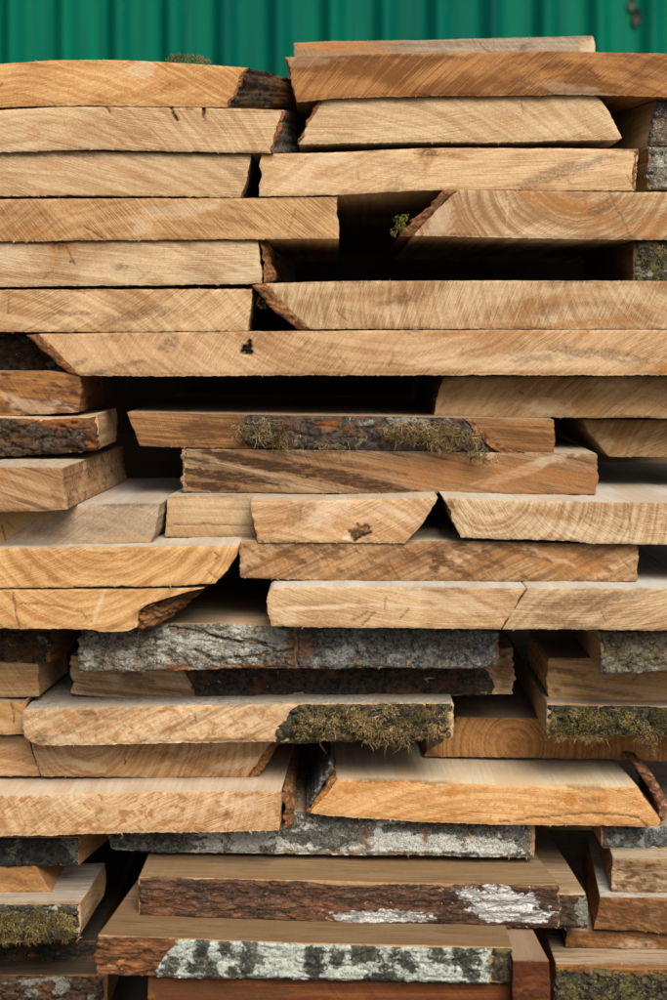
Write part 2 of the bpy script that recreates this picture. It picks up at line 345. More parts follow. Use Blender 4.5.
def strand_mesh(rs, roots, dirs, lens, rad, curl=.8, seg=4, droop=0.):
    n = len(roots); d = dirs / np.linalg.norm(dirs, axis=1)[:, None]; p = roots.copy(); rings = []
    side = np.cross(d, rs.normal(size=(n, 3))); side /= np.linalg.norm(side, axis=1)[:, None] + 1e-9
    rad = np.broadcast_to(rad, (n,)) * (.7 + .6 * rs.random(n))
    for i in range(seg + 1):
        t = i / seg; r = (rad * (1 - .8 * t))[:, None]; s2 = np.cross(d, side)
        for a in (0, 2.094, 4.189): rings.append(p + r * (math.cos(a) * side + math.sin(a) * s2))
        p = p + d * (lens / seg)[:, None]
        d = d + curl * rs.normal(size=(n, 3)) * .55 + np.array([0, 0, -droop]); d /= np.linalg.norm(d, axis=1)[:, None]
        side = side - d * (side * d).sum(1)[:, None]; side /= np.linalg.norm(side, axis=1)[:, None] + 1e-9
    V = np.stack(rings, 1).reshape(-1, 3); m = 3 * (seg + 1); F = []
    for i in range(seg):
        for a in range(3):
            b = (a + 1) % 3; F.append(np.stack([i * 3 + a, i * 3 + b, (i + 1) * 3 + b, (i + 1) * 3 + a]))
    F = np.stack(F); F = (np.arange(n)[:, None, None] * m + F[None]).reshape(-1, 4)
    return V, F, np.repeat(np.arange(n), m)

def moss(parent, blobs, k, mat=MOSS, dens=1., length=(5, 14), rad=.33, droop=.18, curl=1.15, out=1., depth=7, tails=0):
    """A moss mat: blobs of (x, y, rx, ry) on the front of its plank, hundreds of short curling stems."""
    SEED[0] += 1; rs = np.random.default_rng(SEED[0]); R = []
    for (x, y, rx, ry) in blobs:
        n = int(rx * ry * 3.14 * .5 * dens); a = rs.random(n) * 6.283; r = np.sqrt(rs.random(n))
        r = r * (1 + .35 * fbm(np.cos(a) * 2 + x, np.sin(a) * 2 + y, 3))
        px = np.c_[x + rx * r * np.cos(a), y + ry * r * np.sin(a)]
        keep = fbm(px[:, 0] / 8, px[:, 1] / 8, 41) + .32 > rs.random(n) * .5 - .05
        px = px[keep]; w = world(px, np.full(len(px), k))
        w[:, 1] -= rs.random(len(px)) * depth / 1000 * np.sqrt(np.clip(1.05 - r[keep] ** 2, 0, 1)); R.append(w)
    R = np.concatenate(R); n = len(R)
    d = np.c_[rs.normal(0, 1, n), -out * rs.random(n) - .15, rs.normal(-.1, 1.0, n)]
    ln = (length[0] * .8 + (length[1] - length[0]) * rs.random(n) ** 2.5) / 1000
    V, F, o = strand_mesh(rs, R, d, ln, min(rad, .42) / 1000, max(curl, 1.), 5, droop)
    cl = np.clip(.42 + .75 * fbm(R[:, 0] * 70, R[:, 2] * 70, 77) + rs.normal(0, .22, n), 0, 1)
    mk = np.zeros((len(V), 3)); tt = np.tile(np.repeat(np.linspace(-.12, .25, 6), 3), n); mk[:, 0] = np.clip(cl[o] + tt, 0, 1)
    tails = int(tails * .7)
    if tails:
        x0 = rs.choice(n, tails); V2, F2, o2 = strand_mesh(rs, R[x0], np.c_[rs.normal(0, .3, tails), -.2 - rs.random(tails) * .3, -np.ones(tails)], (8 + 13 * rs.random(tails)) / 1000, rad * .7 / 1000, 1.1, 5, .45)
        F = np.concatenate([F, F2 + len(V)]); V = np.concatenate([V, V2]); m2 = np.zeros((len(V2), 3)); m2[:, 0] = .55 + .4 * rs.random(tails)[o2]; mk = np.concatenate([mk, m2])
    return mesh_obj('moss', V, [F], mat, np.array(parent.location), parent, mk, True)

PL = []
def plank(label, k, top, bot, mat, left=(), right=(), L=.46, sk=(0, 0), **kw):
    rs = random.Random(len(PL) * 31 + 5); x0, x1 = max(top[0][0], 0), min(top[-1][0], 667); y0 = min(top[0][1], top[-1][1]); y1 = max(bot[0][1], bot[-1][1])
    ex = []; w = max(1, x1 - x0)
    for _ in range(int(2 + w / 70)):
        ex.append((rs.choice((2, 2, 0, 1)), x0 + rs.random() * w, y0 + rs.random() * (y1 - y0), 8 + rs.random() ** 2 * 50, 2 + rs.random() * 7, rs.uniform(-25, 25), rs.uniform(.15, .42)))
    for _ in range(int(1 + w / 90)):
        ex.append((1, x0 + rs.random() * w, rs.choice((y0 + 1, y1 - 1)), 10 + 40 * rs.random(), 1.2 + 1.5 * rs.random(), 0, rs.uniform(.2, .5)))
    mt = kw.pop('mottle', None)     # (count, channel, strength, angle): small specks that belong to this board
    if mt:
        for _ in range(mt[0]):
            ex.append((mt[1], x0 + rs.random() * w, y0 + 3 + rs.random() * (y1 - y0 - 4), 2 + rs.random() ** 2 * 10, .9 + rs.random() * 1.8, mt[3] + rs.uniform(-14, 14), mt[2] * rs.uniform(.5, 1)))
    kw['marks'] = list(kw.get('marks', ())) + ex; cx_ = []
    for _ in range(int(rs.random() * w / 80)):
        x = x0 + rs.random() * w; a = rs.uniform(-1.2, 1.2); yy = rs.uniform(y0 + 6, y1 - 16); l = rs.uniform(6, 20)
        cx_.append([(x, yy), (x + a * l * .5, yy + l * .5), (x + a * l * 1.1, yy + l), rs.uniform(.15, .45)])
    kw['cracks'] = list(kw.get('cracks', ())) + cx_
    kw.setdefault('fuzz', int(abs(bot[-1][0] - bot[0][0]) * .12))
    o = slab('plank', k, top, bot, left, right, mat, L, sk, **kw)
    o['label'] = label; o['category'] = 'plank'; o['group'] = 'sawn planks stacked in the timber pile'
    o['k'] = k; PL.append(o); return o
def bark(o, top, bot, mat, left=(), right=(), k=None, L=.012, proud=3., **kw):
    kw.setdefault('relief', 3.5); kw.setdefault('jag', (1., 1.2, 1.6)); kw.setdefault('rough', .6); kw.setdefault('bev', 2.2)
    return slab(kw.pop('name', 'bark'), k or o['k'], top, bot, left, right, mat, L, parent=o, loc=np.array(o.location), proud=proud, **kw)

# ================================================================ the pile, top to bottom
# ---- top of the pile
o = plank('weathered grey board lying on top of the pile against the green sheet', 1.1, [(294,42.5),(333,41),(420,40),(500,38),(593,35.5)], [(294,79),(450,76),(594,78)],
      wood('grey', 1, streak=.25, blotch=.6, warm=(.36,.16,.05)), right=[(595,45)], L=.32, marks=[(2,335,46,42,5,0,.9),(2,310,44,14,4,0,.7),(2,375,52,25,3,0,.6),(0,588,46,8,7,0,.6),(2,585,42,5,6,0,.4)], rough=.7)
o = plank('dark honey-brown plank end with slanting saw marks, topmost on the right side', 1., [(285,57),(333,55),(420,53),(500,52),(580,51.5),(667,53.5),(760,56)], [(297,102),(333,98.5),(400,96.5),(500,95.5),(580,94.5),(667,97),(760,98)],
      wood('brown', 0, (60,-130), .16, .45, saw=(-48,.95), sawr=900, blotch=.7, gain=1.12), left=[(290,68),(293,88)], marks=[(1,425,97,9,2.5,0,.7),(1,445,58,26,3,0,.35),(1,520,84,18,8,-30,.3)], jag=(.5,1.,.8))
o = plank('pale cream plank end directly under the honey-brown top plank', 1.004, [(324,98.5),(380,97),(450,97),(520,94.5),(592,93.5)], [(299,144),(333,143.5),(420,142),(500,142.2),(560,140.5),(614,140),(622,138)],
      wood('cream', 0, (-160,-260), .13, .45, saw=(100,.6), sawr=700, blotch=.25), left=[(317,108),(306,128)], right=[(600,100),(608,110),(617,127)], jag=(.4,.9,.5))
bark(o, [(320.5,99),(325,98.5)], [(297.5,143.6),(301,144)], barkm('inner', WarmAmt=1.), left=[(314,108),(303,128)], right=[(318.5,108),(307.5,128)], L=.2, proud=.4, relief=.6)
o = plank('orange-tan plank end at the top left with a dark bark end', 1., [(-110,68),(0,64),(50,60),(110,59.8),(167,62),(247,67.5)], [(-110,108),(0,107),(40,106),(100,105.3),(167,106.5),(227,107)],
      wood('orange', 0, (-60,-300), .15, .55, saw=(105,.45), sawr=500, warp=16, blotch=.4, gain=1.05), right=[(240,82),(232,98)], sk=(0,.42), L=.3, marks=[(2,160,90,40,7,-12,.5),(2,190,80,40,4,-12,.4),(2,190,96,30,3,-8,.4)])
bark(o, [(248,67.5),(268,71.5),(292,80)], [(229,107.2),(262,107),(300,106.5)], barkm('dark'), left=[(241.5,82),(234,98)], k=(.999,1.055), L=.014, proud=0, marks=[(2,283,90,9,14,20,1.)], relief=3)
bark(o, [(244.5,67.3),(249,67.8)], [(224.5,107),(229.5,107.2)], barkm('inner', WarmAmt=1.), left=[(238,82),(230,98)], right=[(243,82),(235,98)], L=.05, proud=.4, relief=.6)
moss(o, [(184,58.5,17,4.5),(205,62,8,2)], 1.03, MOSSG, 3, (3,6), .4, depth=2, droop=.1)
o = plank('light tan plank end with small black pencil-like marks along its top edge', 1., [(-150,112),(0,110),(60,107),(110,106.8),(230,108.3),(284,110)], [(-150,153),(0,152),(60,150.3),(90,149),(167,150.8),(230,152.5),(271,153)],
      wood('cream', 0, (-30,-110), .13, .5, saw=(75,.7), sawr=800, blotch=.3, gain=.98), right=[(279,124),(274,142)], sk=(0,.1), L=.4, cracks=[[(171,108),(173,114),(177,120),1.6],[(204,109),(203.5,116),1.9],[(105,106),(110,113),.9]], marks=[(1,189,109,4,1.2,0,.8),(1,205,115,2,6,0,.3),(2,112,106,20,1.6,0,.4)], jag=(.4,1,.5))
bark(o, [(284.5,110),(295,112)], [(272.5,153.3),(299,152)], barkm('grey', LichenAmt=.1), left=[(281.5,124),(275.5,142)], k=(1.,1.05), L=.012, proud=0, relief=2)
bark(o, [(281.5,109.8),(286,110.2)], [(269,153),(273.5,153.3)], barkm('inner', WarmAmt=1.), left=[(277,124),(272,142)], right=[(282.5,124),(276.5,142)], L=.05, proud=.4, relief=.8)
o = plank('pale greyish cream plank end, third down on the left, beside a narrow slit', 1.004, [(-90,154),(0,152.5),(50,150.8),(167,153),(251,154.5)], [(-90,196),(0,196),(60,195.5),(167,196.2),(240,197.3)],
      wood('cream', 0, (-80,-330), .11, .5, saw=(72,.75), sawr=600, blotch=.2, gain=.9), right=[(249,168),(246,182)], jag=(.4,1.2,.5), fuzz=60)
o = plank('straight pale plank end with a brown stain near its top, bark at right', 1.003, [(262,154),(333,152.5),(380,150),(420,148.3),(500,148),(560,148.5),(638,149)], [(259,196),(300,195.8),(333,195),(420,190.5),(500,190),(560,190.3),(635,190.5)],
      wood('straw', 0, (120,-380), .11, .35, saw=(88,.55), sawr=900, blotch=.3, gain=1.05), left=[(259,165),(262,176),(259,186)], right=[(637,165),(635.5,180)], marks=[(1,425,152,12,4,10,.5),(2,428,156,16,8,-60,.55),(2,450,155,16,3,10,.6),(2,268,157,6,5,0,.4),(0,300,180,30,12,0,.25)])
bark(o, [(633.5,149),(638.5,149)], [(631,190.5),(636,190.5)], barkm('inner', WarmAmt=1.), L=.2, proud=.5, relief=.8)
o = plank('grey bark-sided plank peeping in at the upper right corner, upper of two', 1.012, [(657,100),(700,101),(780,102)], [(650,146),(700,146),(780,146)],
      wood('dun', 1), left=[(654,118)], sk=(-.24,0), L=.3)
bark(o, [(657,100.5),(790,102)], [(649.5,145.5),(790,146)], barkm('grey', LichenAmt=.05, Mid=(.15,.125,.10)), left=[(653.5,118)])
o = plank('grey lichened plank at right margin, directly beside the brown-stained pale end', 1.012, [(648,146.5),(700,147),(800,147)], [(648,189.5),(700,189.5),(800,189.5)],
      wood('dun', 1), sk=(-.12,0), L=.3)
bark(o, [(648.5,147),(810,147)], [(648.5,189),(810,189)], barkm('grey', LichenAmt=.45), left=[(648,168)])
o = plank('mid-brown plank end with long slanting saw marks above the wide black gap', 1.0, [(-130,200),(0,199),(80,198.5),(167,198.3),(260,198),(337.5,197)], [(-130,242),(0,241.5),(100,240.3),(167,239.8),(260,239),(339,238.5)],
      wood('dun', 0, (60,-190), .15, .4, saw=(42,1.15), sawr=1100, blotch=.35, gain=1.22), right=[(336.5,212),(339,228)], marks=[(2,30,232,26,6,0,.35),(0,140,228,12,8,-40,.3)], cracks=[[(84,226),(102,238),.8]], jag=(.4,1,.7))
o = plank('tan plank end with slanted bark-rimmed left side and a bright moss tuft', 1.0, [(457,190),(500,190.5),(560,191),(610,192),(667,192.3),(790,193)], [(413,235.5),(460,236.5),(500,237.5),(567,239),(600,239.5),(690,240),(790,240.5)],
      wood('straw', 0, (-35,78), .16, .75, saw=(-65,.5), sawr=420, blotch=.5, gain=.95), left=[(443,204),(428,220)], marks=[(0,507,214,.8,24,3,.4),(2,560,203,42,11,18,.7),(2,610,200,12,5,0,.5),(0,440,220,18,14,-50,.35),(2,655,225,34,10,0,.4),(2,640,200,30,6,0,.35)], cracks=[[(609,193),(620,215),(631,238),.3]], jag=(.4,.9,.6))
bark(o, [(443,190),(458,189.5)], [(400,236.5),(413.5,235.8)], barkm('inner', Mid=(.25,.11,.045)), left=[(431,206),(425,210),(411,222)], right=[(444,204),(429,220)], L=.3, proud=1.2, relief=2.5, jag=(1,1,1.8))
moss(o, [(400,224,6,9),(394,231,4,5),(406,217,4,3)], .994, moss_mat('moss_lime', (.05,.05,.010), (.17,.16,.028), (.34,.32,.09)), 2.0, (2.5,6), .8, depth=6, droop=.05)
o = plank('light tan plank end with rusty stain at top left and bark at right', 1.003, [(-100,243),(0,242.3),(80,241),(167,240.5),(258,240.3)], [(-100,287.5),(0,286.8),(80,285.8),(167,285),(262,283.5)],
      wood('straw', 0, (-60,-500), .1, .4, saw=(82,.55), sawr=900, blotch=.4, gain=.98), right=[(259,256),(261,270)], sk=(0,.05), marks=[(1,58,245,9,4,10,.5),(2,60,247,14,6,10,.7),(1,72,262,3,1.5,0,.7),(2,55,262,5,10,0,.3)], cracks=[[(66,247),(71,256),(75,265),.6]])
bark(o, [(260,240.5),(269,241)], [(263.5,283.3),(276,280)], barkm('inner', Mid=(.33,.15,.06)), left=[(261.5,256),(263,270)], right=[(270.5,256),(273,270)], L=.25, proud=.4, relief=1.5, k=(1.003,1.014))
o = plank('mossy dark plank at the right margin below the long tan end', 1.006, [(633,241),(700,241.5),(770,242)], [(633,287),(700,287),(770,287)],
      wood('brown', 1, gain=.35), L=.3)  # wood darkened so its bare side paints the cavity's shade
bark(o, [(635.5,241.5),(780,242)], [(635.5,286),(780,286)], barkm('mossy', LichenAmt=.3))
moss(o, [(655,262,18,18),(690,264,22,18)], 1.004, MOSSG, .8, (2,6), .45, depth=5)
o = plank('tan plank end with sharp square right corner, sixth down on the left', 1.0, [(-140,291),(0,290),(80,289.5),(167,289),(252,289)], [(-140,332.5),(0,332),(80,331.8),(167,331.5),(248,330.6)],
      wood('straw', 0, (-110,-250), .13, .45, saw=(118,.8), sawr=700, blotch=.45), right=[(251,305),(249,322)], marks=[(2,75,291,12,2,0,.6),(2,20,310,24,5,35,.3)], jag=(.6,.8,.4))
o = plank('long tan plank end with bark on its slanted left side, just above the longest plank', 1.001, [(265,283.2),(333,281.3),(420,280.6),(500,280.5),(667,281),(780,281)], [(310,329),(333,329),(420,329),(500,329.2),(667,329),(780,329)],
      wood('straw', 0, (140,60), .14, .45, saw=(-20,.85), sawr=700, blotch=.55, gain=.92), left=[(280,300),(296,317)], marks=[(2,570,325,60,4,-6,.55),(2,505,325,30,3,0,.5),(2,425,300,14,10,60,.25),(2,375,298,40,12,0,.22)])
bark(o, [(252,285.5),(265,283.5)], [(297,329),(311,329.3)], barkm('inner', Mid=(.30,.135,.055)), left=[(262,298),(275,312),(284,318)], right=[(281,300),(297,317)], L=.35, proud=1.5, relief=2.2, jag=(1,.8,1.2))
moss(o, [(262,302,5,8),(252,294,3,3)], 1.008, MOSSG, 1., (3,6), .4)
# ---- the longest plank and what it lies on
o = plank('longest plank end of the pile, spanning nearly the full width, with a small dark hole', .998, [(38,334),(90,333),(167,332.3),(250,331.2),(333,330.8),(500,329.8),(667,329.8),(800,330)], [(80,375.5),(120,376),(167,376.2),(250,375.5),(333,375.3),(500,375),(600,375.3),(655,375.5),(667,375),(800,375)],
      wood('tan', 0, (-40,260), .15, .4, saw=(-40,.65), sawr=520, blotch=.35, stain=(.012,.007,.004)), left=[(52,347),(66,361)], marks=[(1,247,348.5,4.6,4.8,0,1.6),(1,250,342.5,2.2,5,15,1.5),(2,666,368,14,5,-30,.8),(2,470,333,70,3,0,.5),(0,520,360,120,8,0,.3),(1,167,333,20,1.5,0,.2)],
      cracks=[[(244,352),(250,352),3.2],[(245,347),(250,346),2.4],[(249.6,339),(250,344),1.2]], jag=(.4,1.1,.7))
bark(o, [(26,335),(39,334)], [(68,373),(80.5,375.5)], barkm('inner', Mid=(.30,.12,.045)), left=[(38,347),(50,357),(58,366)], right=[(53,347),(67,361)], L=.35, proud=1.2, relief=2.2, jag=(.8,.8,1.))
o = plank('shadowed plank with black flaking bark at the left margin under the longest plank', 1.035, [(-120,334),(60,335)], [(-120,370),(60,371)], wood('dun', 1), L=.3)
bark(o, [(-120,334.5),(60,335)], [(-120,370),(62,371)], barkm('dark', LichenAmt=.22))
o = plank('russet-brown plank side with dark speckles, at left under the black flaking bark', 1.0, [(-140,370),(0,371.5),(50,371),(80,374)], [(-140,415.5),(0,415.3),(50,414),(79,412)],
      wood('brown', 1, (0,-120), .2, .4, streak=.6, slope=.1, blotch=.6, gain=1.05, stain=(.06,.025,.01)), right=[(81,392)], mottle=(35,1,.7,18), sk=(0,.0), L=0.15, marks=[(0,20,400,24,3,14,.35),(0,65,405,14,3,20,.35),(1,74,382,6,14,0,.4)], rough=.8)
o = plank('short plank at left with charred black bark and an orange bare patch', .99, [(-130,416.5),(0,416.5),(50,417.5),(80,417),(97,414)], [(-130,455),(0,455),(60,453),(97,450)],
      wood('tan', 1), right=[(98,432)], sk=(0,.0), L=0.13)
bark(o, [(-130,417),(0,418),(50,419),(96,416.5)], [(-130,455),(0,456),(60,454),(97.5,450)], barkm('dark', Deep=(.012,.009,.007), LichenAmt=.1), marks=[(2,62,422,32,6,4,1.2),(2,28,420,8,4,0,.9),(2,92,440,4,14,0,.9)], relief=5, swell=2)
moss(o, [(5,452,14,4)], .985, MOSSG, .6, (2,5), .4)
o = plank('wedge-ended plank at left, streaked brown side and smooth pale right end', .93, [(-140,467),(0,467.3),(40,467.5),(62,468)], [(-140,512),(0,511.5),(40,511),(68,509)],
      wood('tan', 1, (0,-160), .2, .35, streak=.85, slope=.35, blotch=.5, gain=.95), right=[(63.5,488)], sk=(0,.06), L=0.28, marks=[(1,58,495,7,12,0,.3)], jag=(.5,.9,.6))
o = plank('grey-fronted plank resting below the wedge-ended plank, orange at its left', .957, [(-100,505),(0,505),(80,504.5),(160,504)], [(-100,548),(0,547.5),(40,547),(100,545.5),(150,543)],
      wood('grey', 0, (0,-200), .14, .35, saw=(125,.5), sawr=700, blotch=.3, warm=(.46,.27,.10)), right=[(158,518),(154,536)], sk=(0,.05), L=0.26, marks=[(2,-20,528,62,22,-28,1.3),(2,25,512,36,7,0,.9)], cracks=[[(2,524),(4,534),(6,541),.7]])
o = plank('smooth light orange plank end with a slanting white line, its right corner sharply undercut', .94, [(-150,548),(0,547.8),(100,547.5),(180,546.5),(239,545.5)], [(-150,589),(0,588.5),(60,587.5),(110,586.5),(167,586),(215,583.5)],
      wood('orange', 0, (62,95), .12, .65, saw=(108,.55), sawr=500, blotch=.3, gain=1.07, warp=14, top=(.47,.43,.36)), right=[(236,556),(228,570)], marks=[(1,109,553,9,3,20,.35)], cracks=[[(214,552),(219,556),(216,561),.6]], jag=(.5,1,.9))
V = [(128,549),(123,560),(117,572),(115,586)]
o2 = plank('light orange plank end with curved ring lines and a torn, broken-off lower right corner', .941, [(-120,589.5),(0,589.5),(100,589.5),(150,589),(204,588)], [(-120,628.5),(0,628.5),(60,629),(93,629),(100,631.5),(128,631),(137,627)],
      wood('orange', 0, (62,100), .12, .6, saw=(110,.45), sawr=480, blotch=.3, gain=1.08, warp=14), right=[(170,597),(150,604),(140,610),(139,618)], L=.3, sk=(0,.2),
      cracks=[[(12,592),(15,605),(16,615),(19,628),.7],[(20,603),(60,606),(80,613),(92,622),.5],[(139,612),(139,622),1.5]], marks=[(0,99,606,2.5,16,20,.5)], jag=(.4,1.,1.6))
bark(o2, [(150,605),(176,596),(205,588.6)], [(138,629),(150,627),(171,618)], barkm('brown', Mid=(.26,.125,.045), Deep=(.10,.042,.014)), left=[(141,612),(139,618)], k=(.942,.955), L=.03, proud=0, relief=5, relsc=(9,5), jag=(.4,2,2.5), name='torn_edge')
# ---- middle right
o = plank('brown-tan plank end with a rounded left side below the longest plank at right', 1.025, [(444,377),(500,376),(600,376.3),(667,376),(780,376)], [(434,416),(500,417),(580,417.8),(667,418),(780,418)],
      wood('dun', 0, (150,-160), .13, .4, saw=(130,.7), sawr=600, blotch=.4, gain=1.1), left=[(439,392),(436,404)], cracks=[[(519,391),(523,394),.8]])
bark(o, [(441,377),(445.5,377)], [(431.5,416),(435,416)], barkm('brown', Mid=(.12,.05,.02)), left=[(436,392),(433,404)], right=[(440.5,392),(437,404)], L=.3, proud=-1., relief=1, k=(1.03,1.03))
o = plank('dark plank side hung with straw-coloured moss clumps beneath the widest black gap', 1.0, [(127,412.5),(180,413.5),(250,414.5),(333,415.5),(420,417),(500,418.5),(554,420)], [(140,446),(167,447),(250,448.5),(333,450),(460,454),(554,456.5)],
      wood('brown', 1, (40,-90), .2, .45, streak=.75, slope=.06, blotch=.7, gain=.9), left=[(131,424),(137,438)], right=[(555,438)], L=.5, marks=[(1,200,432,20,13,0,.6),(1,260,432,60,14,0,.5)])
bark(o, [(246,415),(333,416),(420,417),(463,418)], [(258,448.5),(333,451),(420,456),(500,465)], barkm('dark', Mid=(.075,.062,.048), LichenAmt=.18), left=[(238,425),(243,440)], right=[(475,432),(487,448)], L=.016, marks=[(2,330,424,10,6,0,1.),(0,395,421,40,5,0,.5)], relief=3.2, relsc=(26,9), swell=2)
bark(o, [(462,418),(470,418)], [(515,462.5),(555,457.5)], barkm('inner', Mid=(.26,.12,.055)), left=[(476,432),(488,447)], right=[(482,430),(497,443),(525,452)], L=.016, proud=4, relief=3, jag=(1,1,2.))
moss(o, [(262,430,25,11),(282,440,20,7),(240,432,7,9)], .992, MOSS, 1.2, (4,17), .5, depth=9, tails=20)
moss(o, [(330,446,34,4),(365,440,16,7)], .994, MOSS, .5, (3,9), .4, depth=4, tails=6)
moss(o, [(425,433,36,12),(455,440,30,11),(398,430,18,10),(478,453,17,6),(490,461,9,3.5)], .99, MOSS, 1.25, (4,17), .5, depth=11, tails=30)
o = plank('short plank side with plain streaked brown grain and bold dark streaks at its left end', .996, [(186,449.5),(260,450),(350,451),(480,452.5),(597,454)], [(183,492),(250,492.5),(333,493.2),(450,493.6),(596,494.5)],
      wood('straw', 1, (0,-70), .2, .45, streak=.7, slope=.22, blotch=.6, gain=.7, stain=(.055,.024,.010), warm=(.30,.12,.035)), left=[(184,470)], right=[(598,474)], L=.42, marks=[(1,215,475,36,5,8,1.),(1,208,486,28,4,6,1.),(1,250,462,60,5,12,1.),(1,240,478,40,4,10,.9),(1,360,483,50,5,10,.8),(1,330,472,46,3.5,12,.8),(2,480,475,110,14,4,.6),(1,300,470,40,2.5,14,.6),(1,200,460,14,2.5,10,.7),(1,340,463,60,2.5,10,.5)], jag=(.5,.6,1.))
bark(o, [(182,449.3),(188,449.3)], [(181,491),(186,491.5)], barkm('inner', Mid=(.42,.30,.16), WarmAmt=.1), L=.02, proud=1., relief=1.2, name='splintered_end')
o = plank('shaded brown plank end with slanting left side under the rounded brown-tan plank', 1.05, [(582,419.5),(667,420),(760,420)], [(609,456.5),(667,457),(760,457)],
      wood('dun', 0, (150,-100), .15, .5, saw=(-70,.7), sawr=450, blotch=.5, gain=.85, ), left=[(590,434),(599,445)], L=.35, marks=[(2,620,446,12,5,-40,.4),(0,605,440,8,6,40,.25)])
o = plank('pale-topped plank behind the knotted one, its square tan front showing at left', .98, [(168,495.5),(210,495.7),(300,497),(420,499)], [(165,537),(210,537.2),(300,538),(400,539)],
      wood('straw', 1, (0,-130), .16, .4, streak=.2, slope=.02, blotch=.4, gain=.92), left=[(166,515)], L=.42, sk=(.1,0), cracks=[[(168,526),(210,524),(255,526),.5]], marks=[(2,175,518,10,18,0,.25)])
o = plank('trapezoid plank end with a black knot on its lower edge', .96, [(251,500),(300,500.5),(333,500.3),(390,499),(438,497.5)], [(258,542.5),(300,542.5),(333,542.5),(405,543.5)],
      wood('straw', 0, (-70,-150), .12, .5, saw=(112,.75), sawr=420, blotch=.3, pale=(.70,.57,.43)), left=[(251.5,512),(255,528)], right=[(430,511),(419,528)], L=.4, marks=[(0,325,512,26,9,-25,.35),(2,342,525,9,8,0,.35),(1,358,533,9,7,20,.9),(1,366,527,5,4,0,.9),(0,352,538,8,3,0,.8)], cracks=[[(355,541),(362,536),(370,533),1.8]], jag=(.5,.7,.7))
o = plank('broad pale plank end with curved saw arcs facing the knotted plank', .955, [(443,497.5),(500,500.3),(560,501.5),(667,503),(790,504)], [(461,537.5),(500,539.3),(560,540.3),(575,541.5),(590,543.3),(667,545),(790,546)],
      wood('straw', 0, (-125,55), .15, .7, saw=(70,.95), sawr=150, blotch=.35, gain=.98, top=(.48,.44,.36)), left=[(449,510),(455,524)], cracks=[[(628,505),(630,525),(628,542),.4]], marks=[(1,573,540.5,6,1.3,0,.6),(1,452,505,3,6,-30,.5)], jag=(.6,1.1,1.2))
o = plank('tan plank side flecked with brown diagonal streaks, below the knotted plank', .962, [(240,541),(333,541),(450,541),(637,545)], [(241,577.5),(270,579),(333,580.5),(450,581),(637,581.3)],
      wood('straw', 1, (0,-140), .17, .4, streak=.6, slope=-.5, blotch=.5, fleck=.5, gain=.84, stain=(.10,.045,.017)), left=[(239,560)], right=[(638,562)], L=.42, mottle=(45,1,.6,26), marks=[(1,438,560,8,11,10,.9),(1,455,568,26,5,28,.7),(1,410,556,20,4,30,.6),(1,290,556,26,5,25,.6),(1,470,552,40,4,24,.6),(2,560,560,60,10,15,.5),(1,320,548,16,4,40,.6),(1,380,568,18,3,25,.5),(1,520,552,50,3,16,.5),(0,545,556,50,3,18,.6),(1,590,556,36,3,14,.4),(2,280,560,30,10,0,.3),(1,335,555,5,7,-60,.5)], rough=.8, jag=(.4,.7,1.))
o = plank('pale plank end left of the slanting crack between two butted planks', .937, [(273,588),(333,587.5),(430,587.8),(526.3,588.5)], [(272,626.5),(333,627.5),(420,628.5),(501,629.5)],
      wood('straw', 0, (-60,-190), .1, .45, saw=(80,.8), sawr=420, blotch=.3, top=(.48,.46,.40)), left=[(267,592),(268,612)], right=[(514,608)], L=.4, cracks=[[(368,611),(360,617),(351,621),.7],[(375,612),(366,622),(361,626),.7],[(408,609),(400,618),.5]], marks=[(0,330,607,60,2,-3,.7),(0,420,607,40,1.5,4,.5)], jag=(.4,.9,.9))
o = plank('pale plank end right of the slanting crack, running out of the picture', .9365, [(528,588.5),(600,588.8),(667,589.3),(800,590)], [(502.6,629.5),(560,629.3),(620,630.3),(667,630.5),(800,631)],
      wood('straw', 0, (120,-230), .1, .45, saw=(100,.8), sawr=520, blotch=.3, top=(.48,.46,.40), gain=.96), left=[(515.8,608)], L=.4, cracks=[[(601,611),(606,622),.4]], jag=(.4,.9,.5))
# ---- bark-sided planks in the middle
o = plank('bark-faced plank with thick grey cracked bark, longest bark strip of the pile', .965, [(82,629),(150,623.5),(250,623),(333,627),(497,631)], [(80,669),(160,669),(250,668),(333,668),(480,667)],
      wood('dun', 1), right=[(498,650)], L=.45)
bark(o, [(82,629),(120,628),(150,624),(220,623.5),(295,626)], [(79,671.5),(120,671.5),(167,670),(230,668),(296,667)], barkm('grey'), left=[(80,640),(78.5,660)], L=.02, proud=4, relief=3.6, relsc=(20,8), step=1.2, marks=[(2,180,668,20,4,5,1.1),(2,250,666,40,2.5,-3,1.),(2,293,650,5,18,0,.8),(0,225,645,70,16,0,.45),(2,320,655,16,12,0,.5)],
     cracks=[[(170,627),(205,632),(225,639),(265,643),1.6],[(235,657),(265,655),(292,648),(330,638),1.3]], jag=(1.2,1.2,2))
bark(o, [(297,626),(345,627),(420,628.5),(498,631)], [(297,667),(340,668.5),(370,666.5),(420,667.5),(480,668.5),(493,666)], barkm('grey', LichenAmt=.4, Mid=(.22,.22,.195), Deep=(.032,.034,.036), Lichen=(.45,.46,.41)), right=[(499,640),(497,655)], L=.018, proud=4, relief=4, relsc=(8,12), marks=[(1,315,640,12,12,0,.6),(2,306,650,9,14,0,.8),(2,497,650,3,10,0,.9),(1,460,655,30,8,0,.35)])
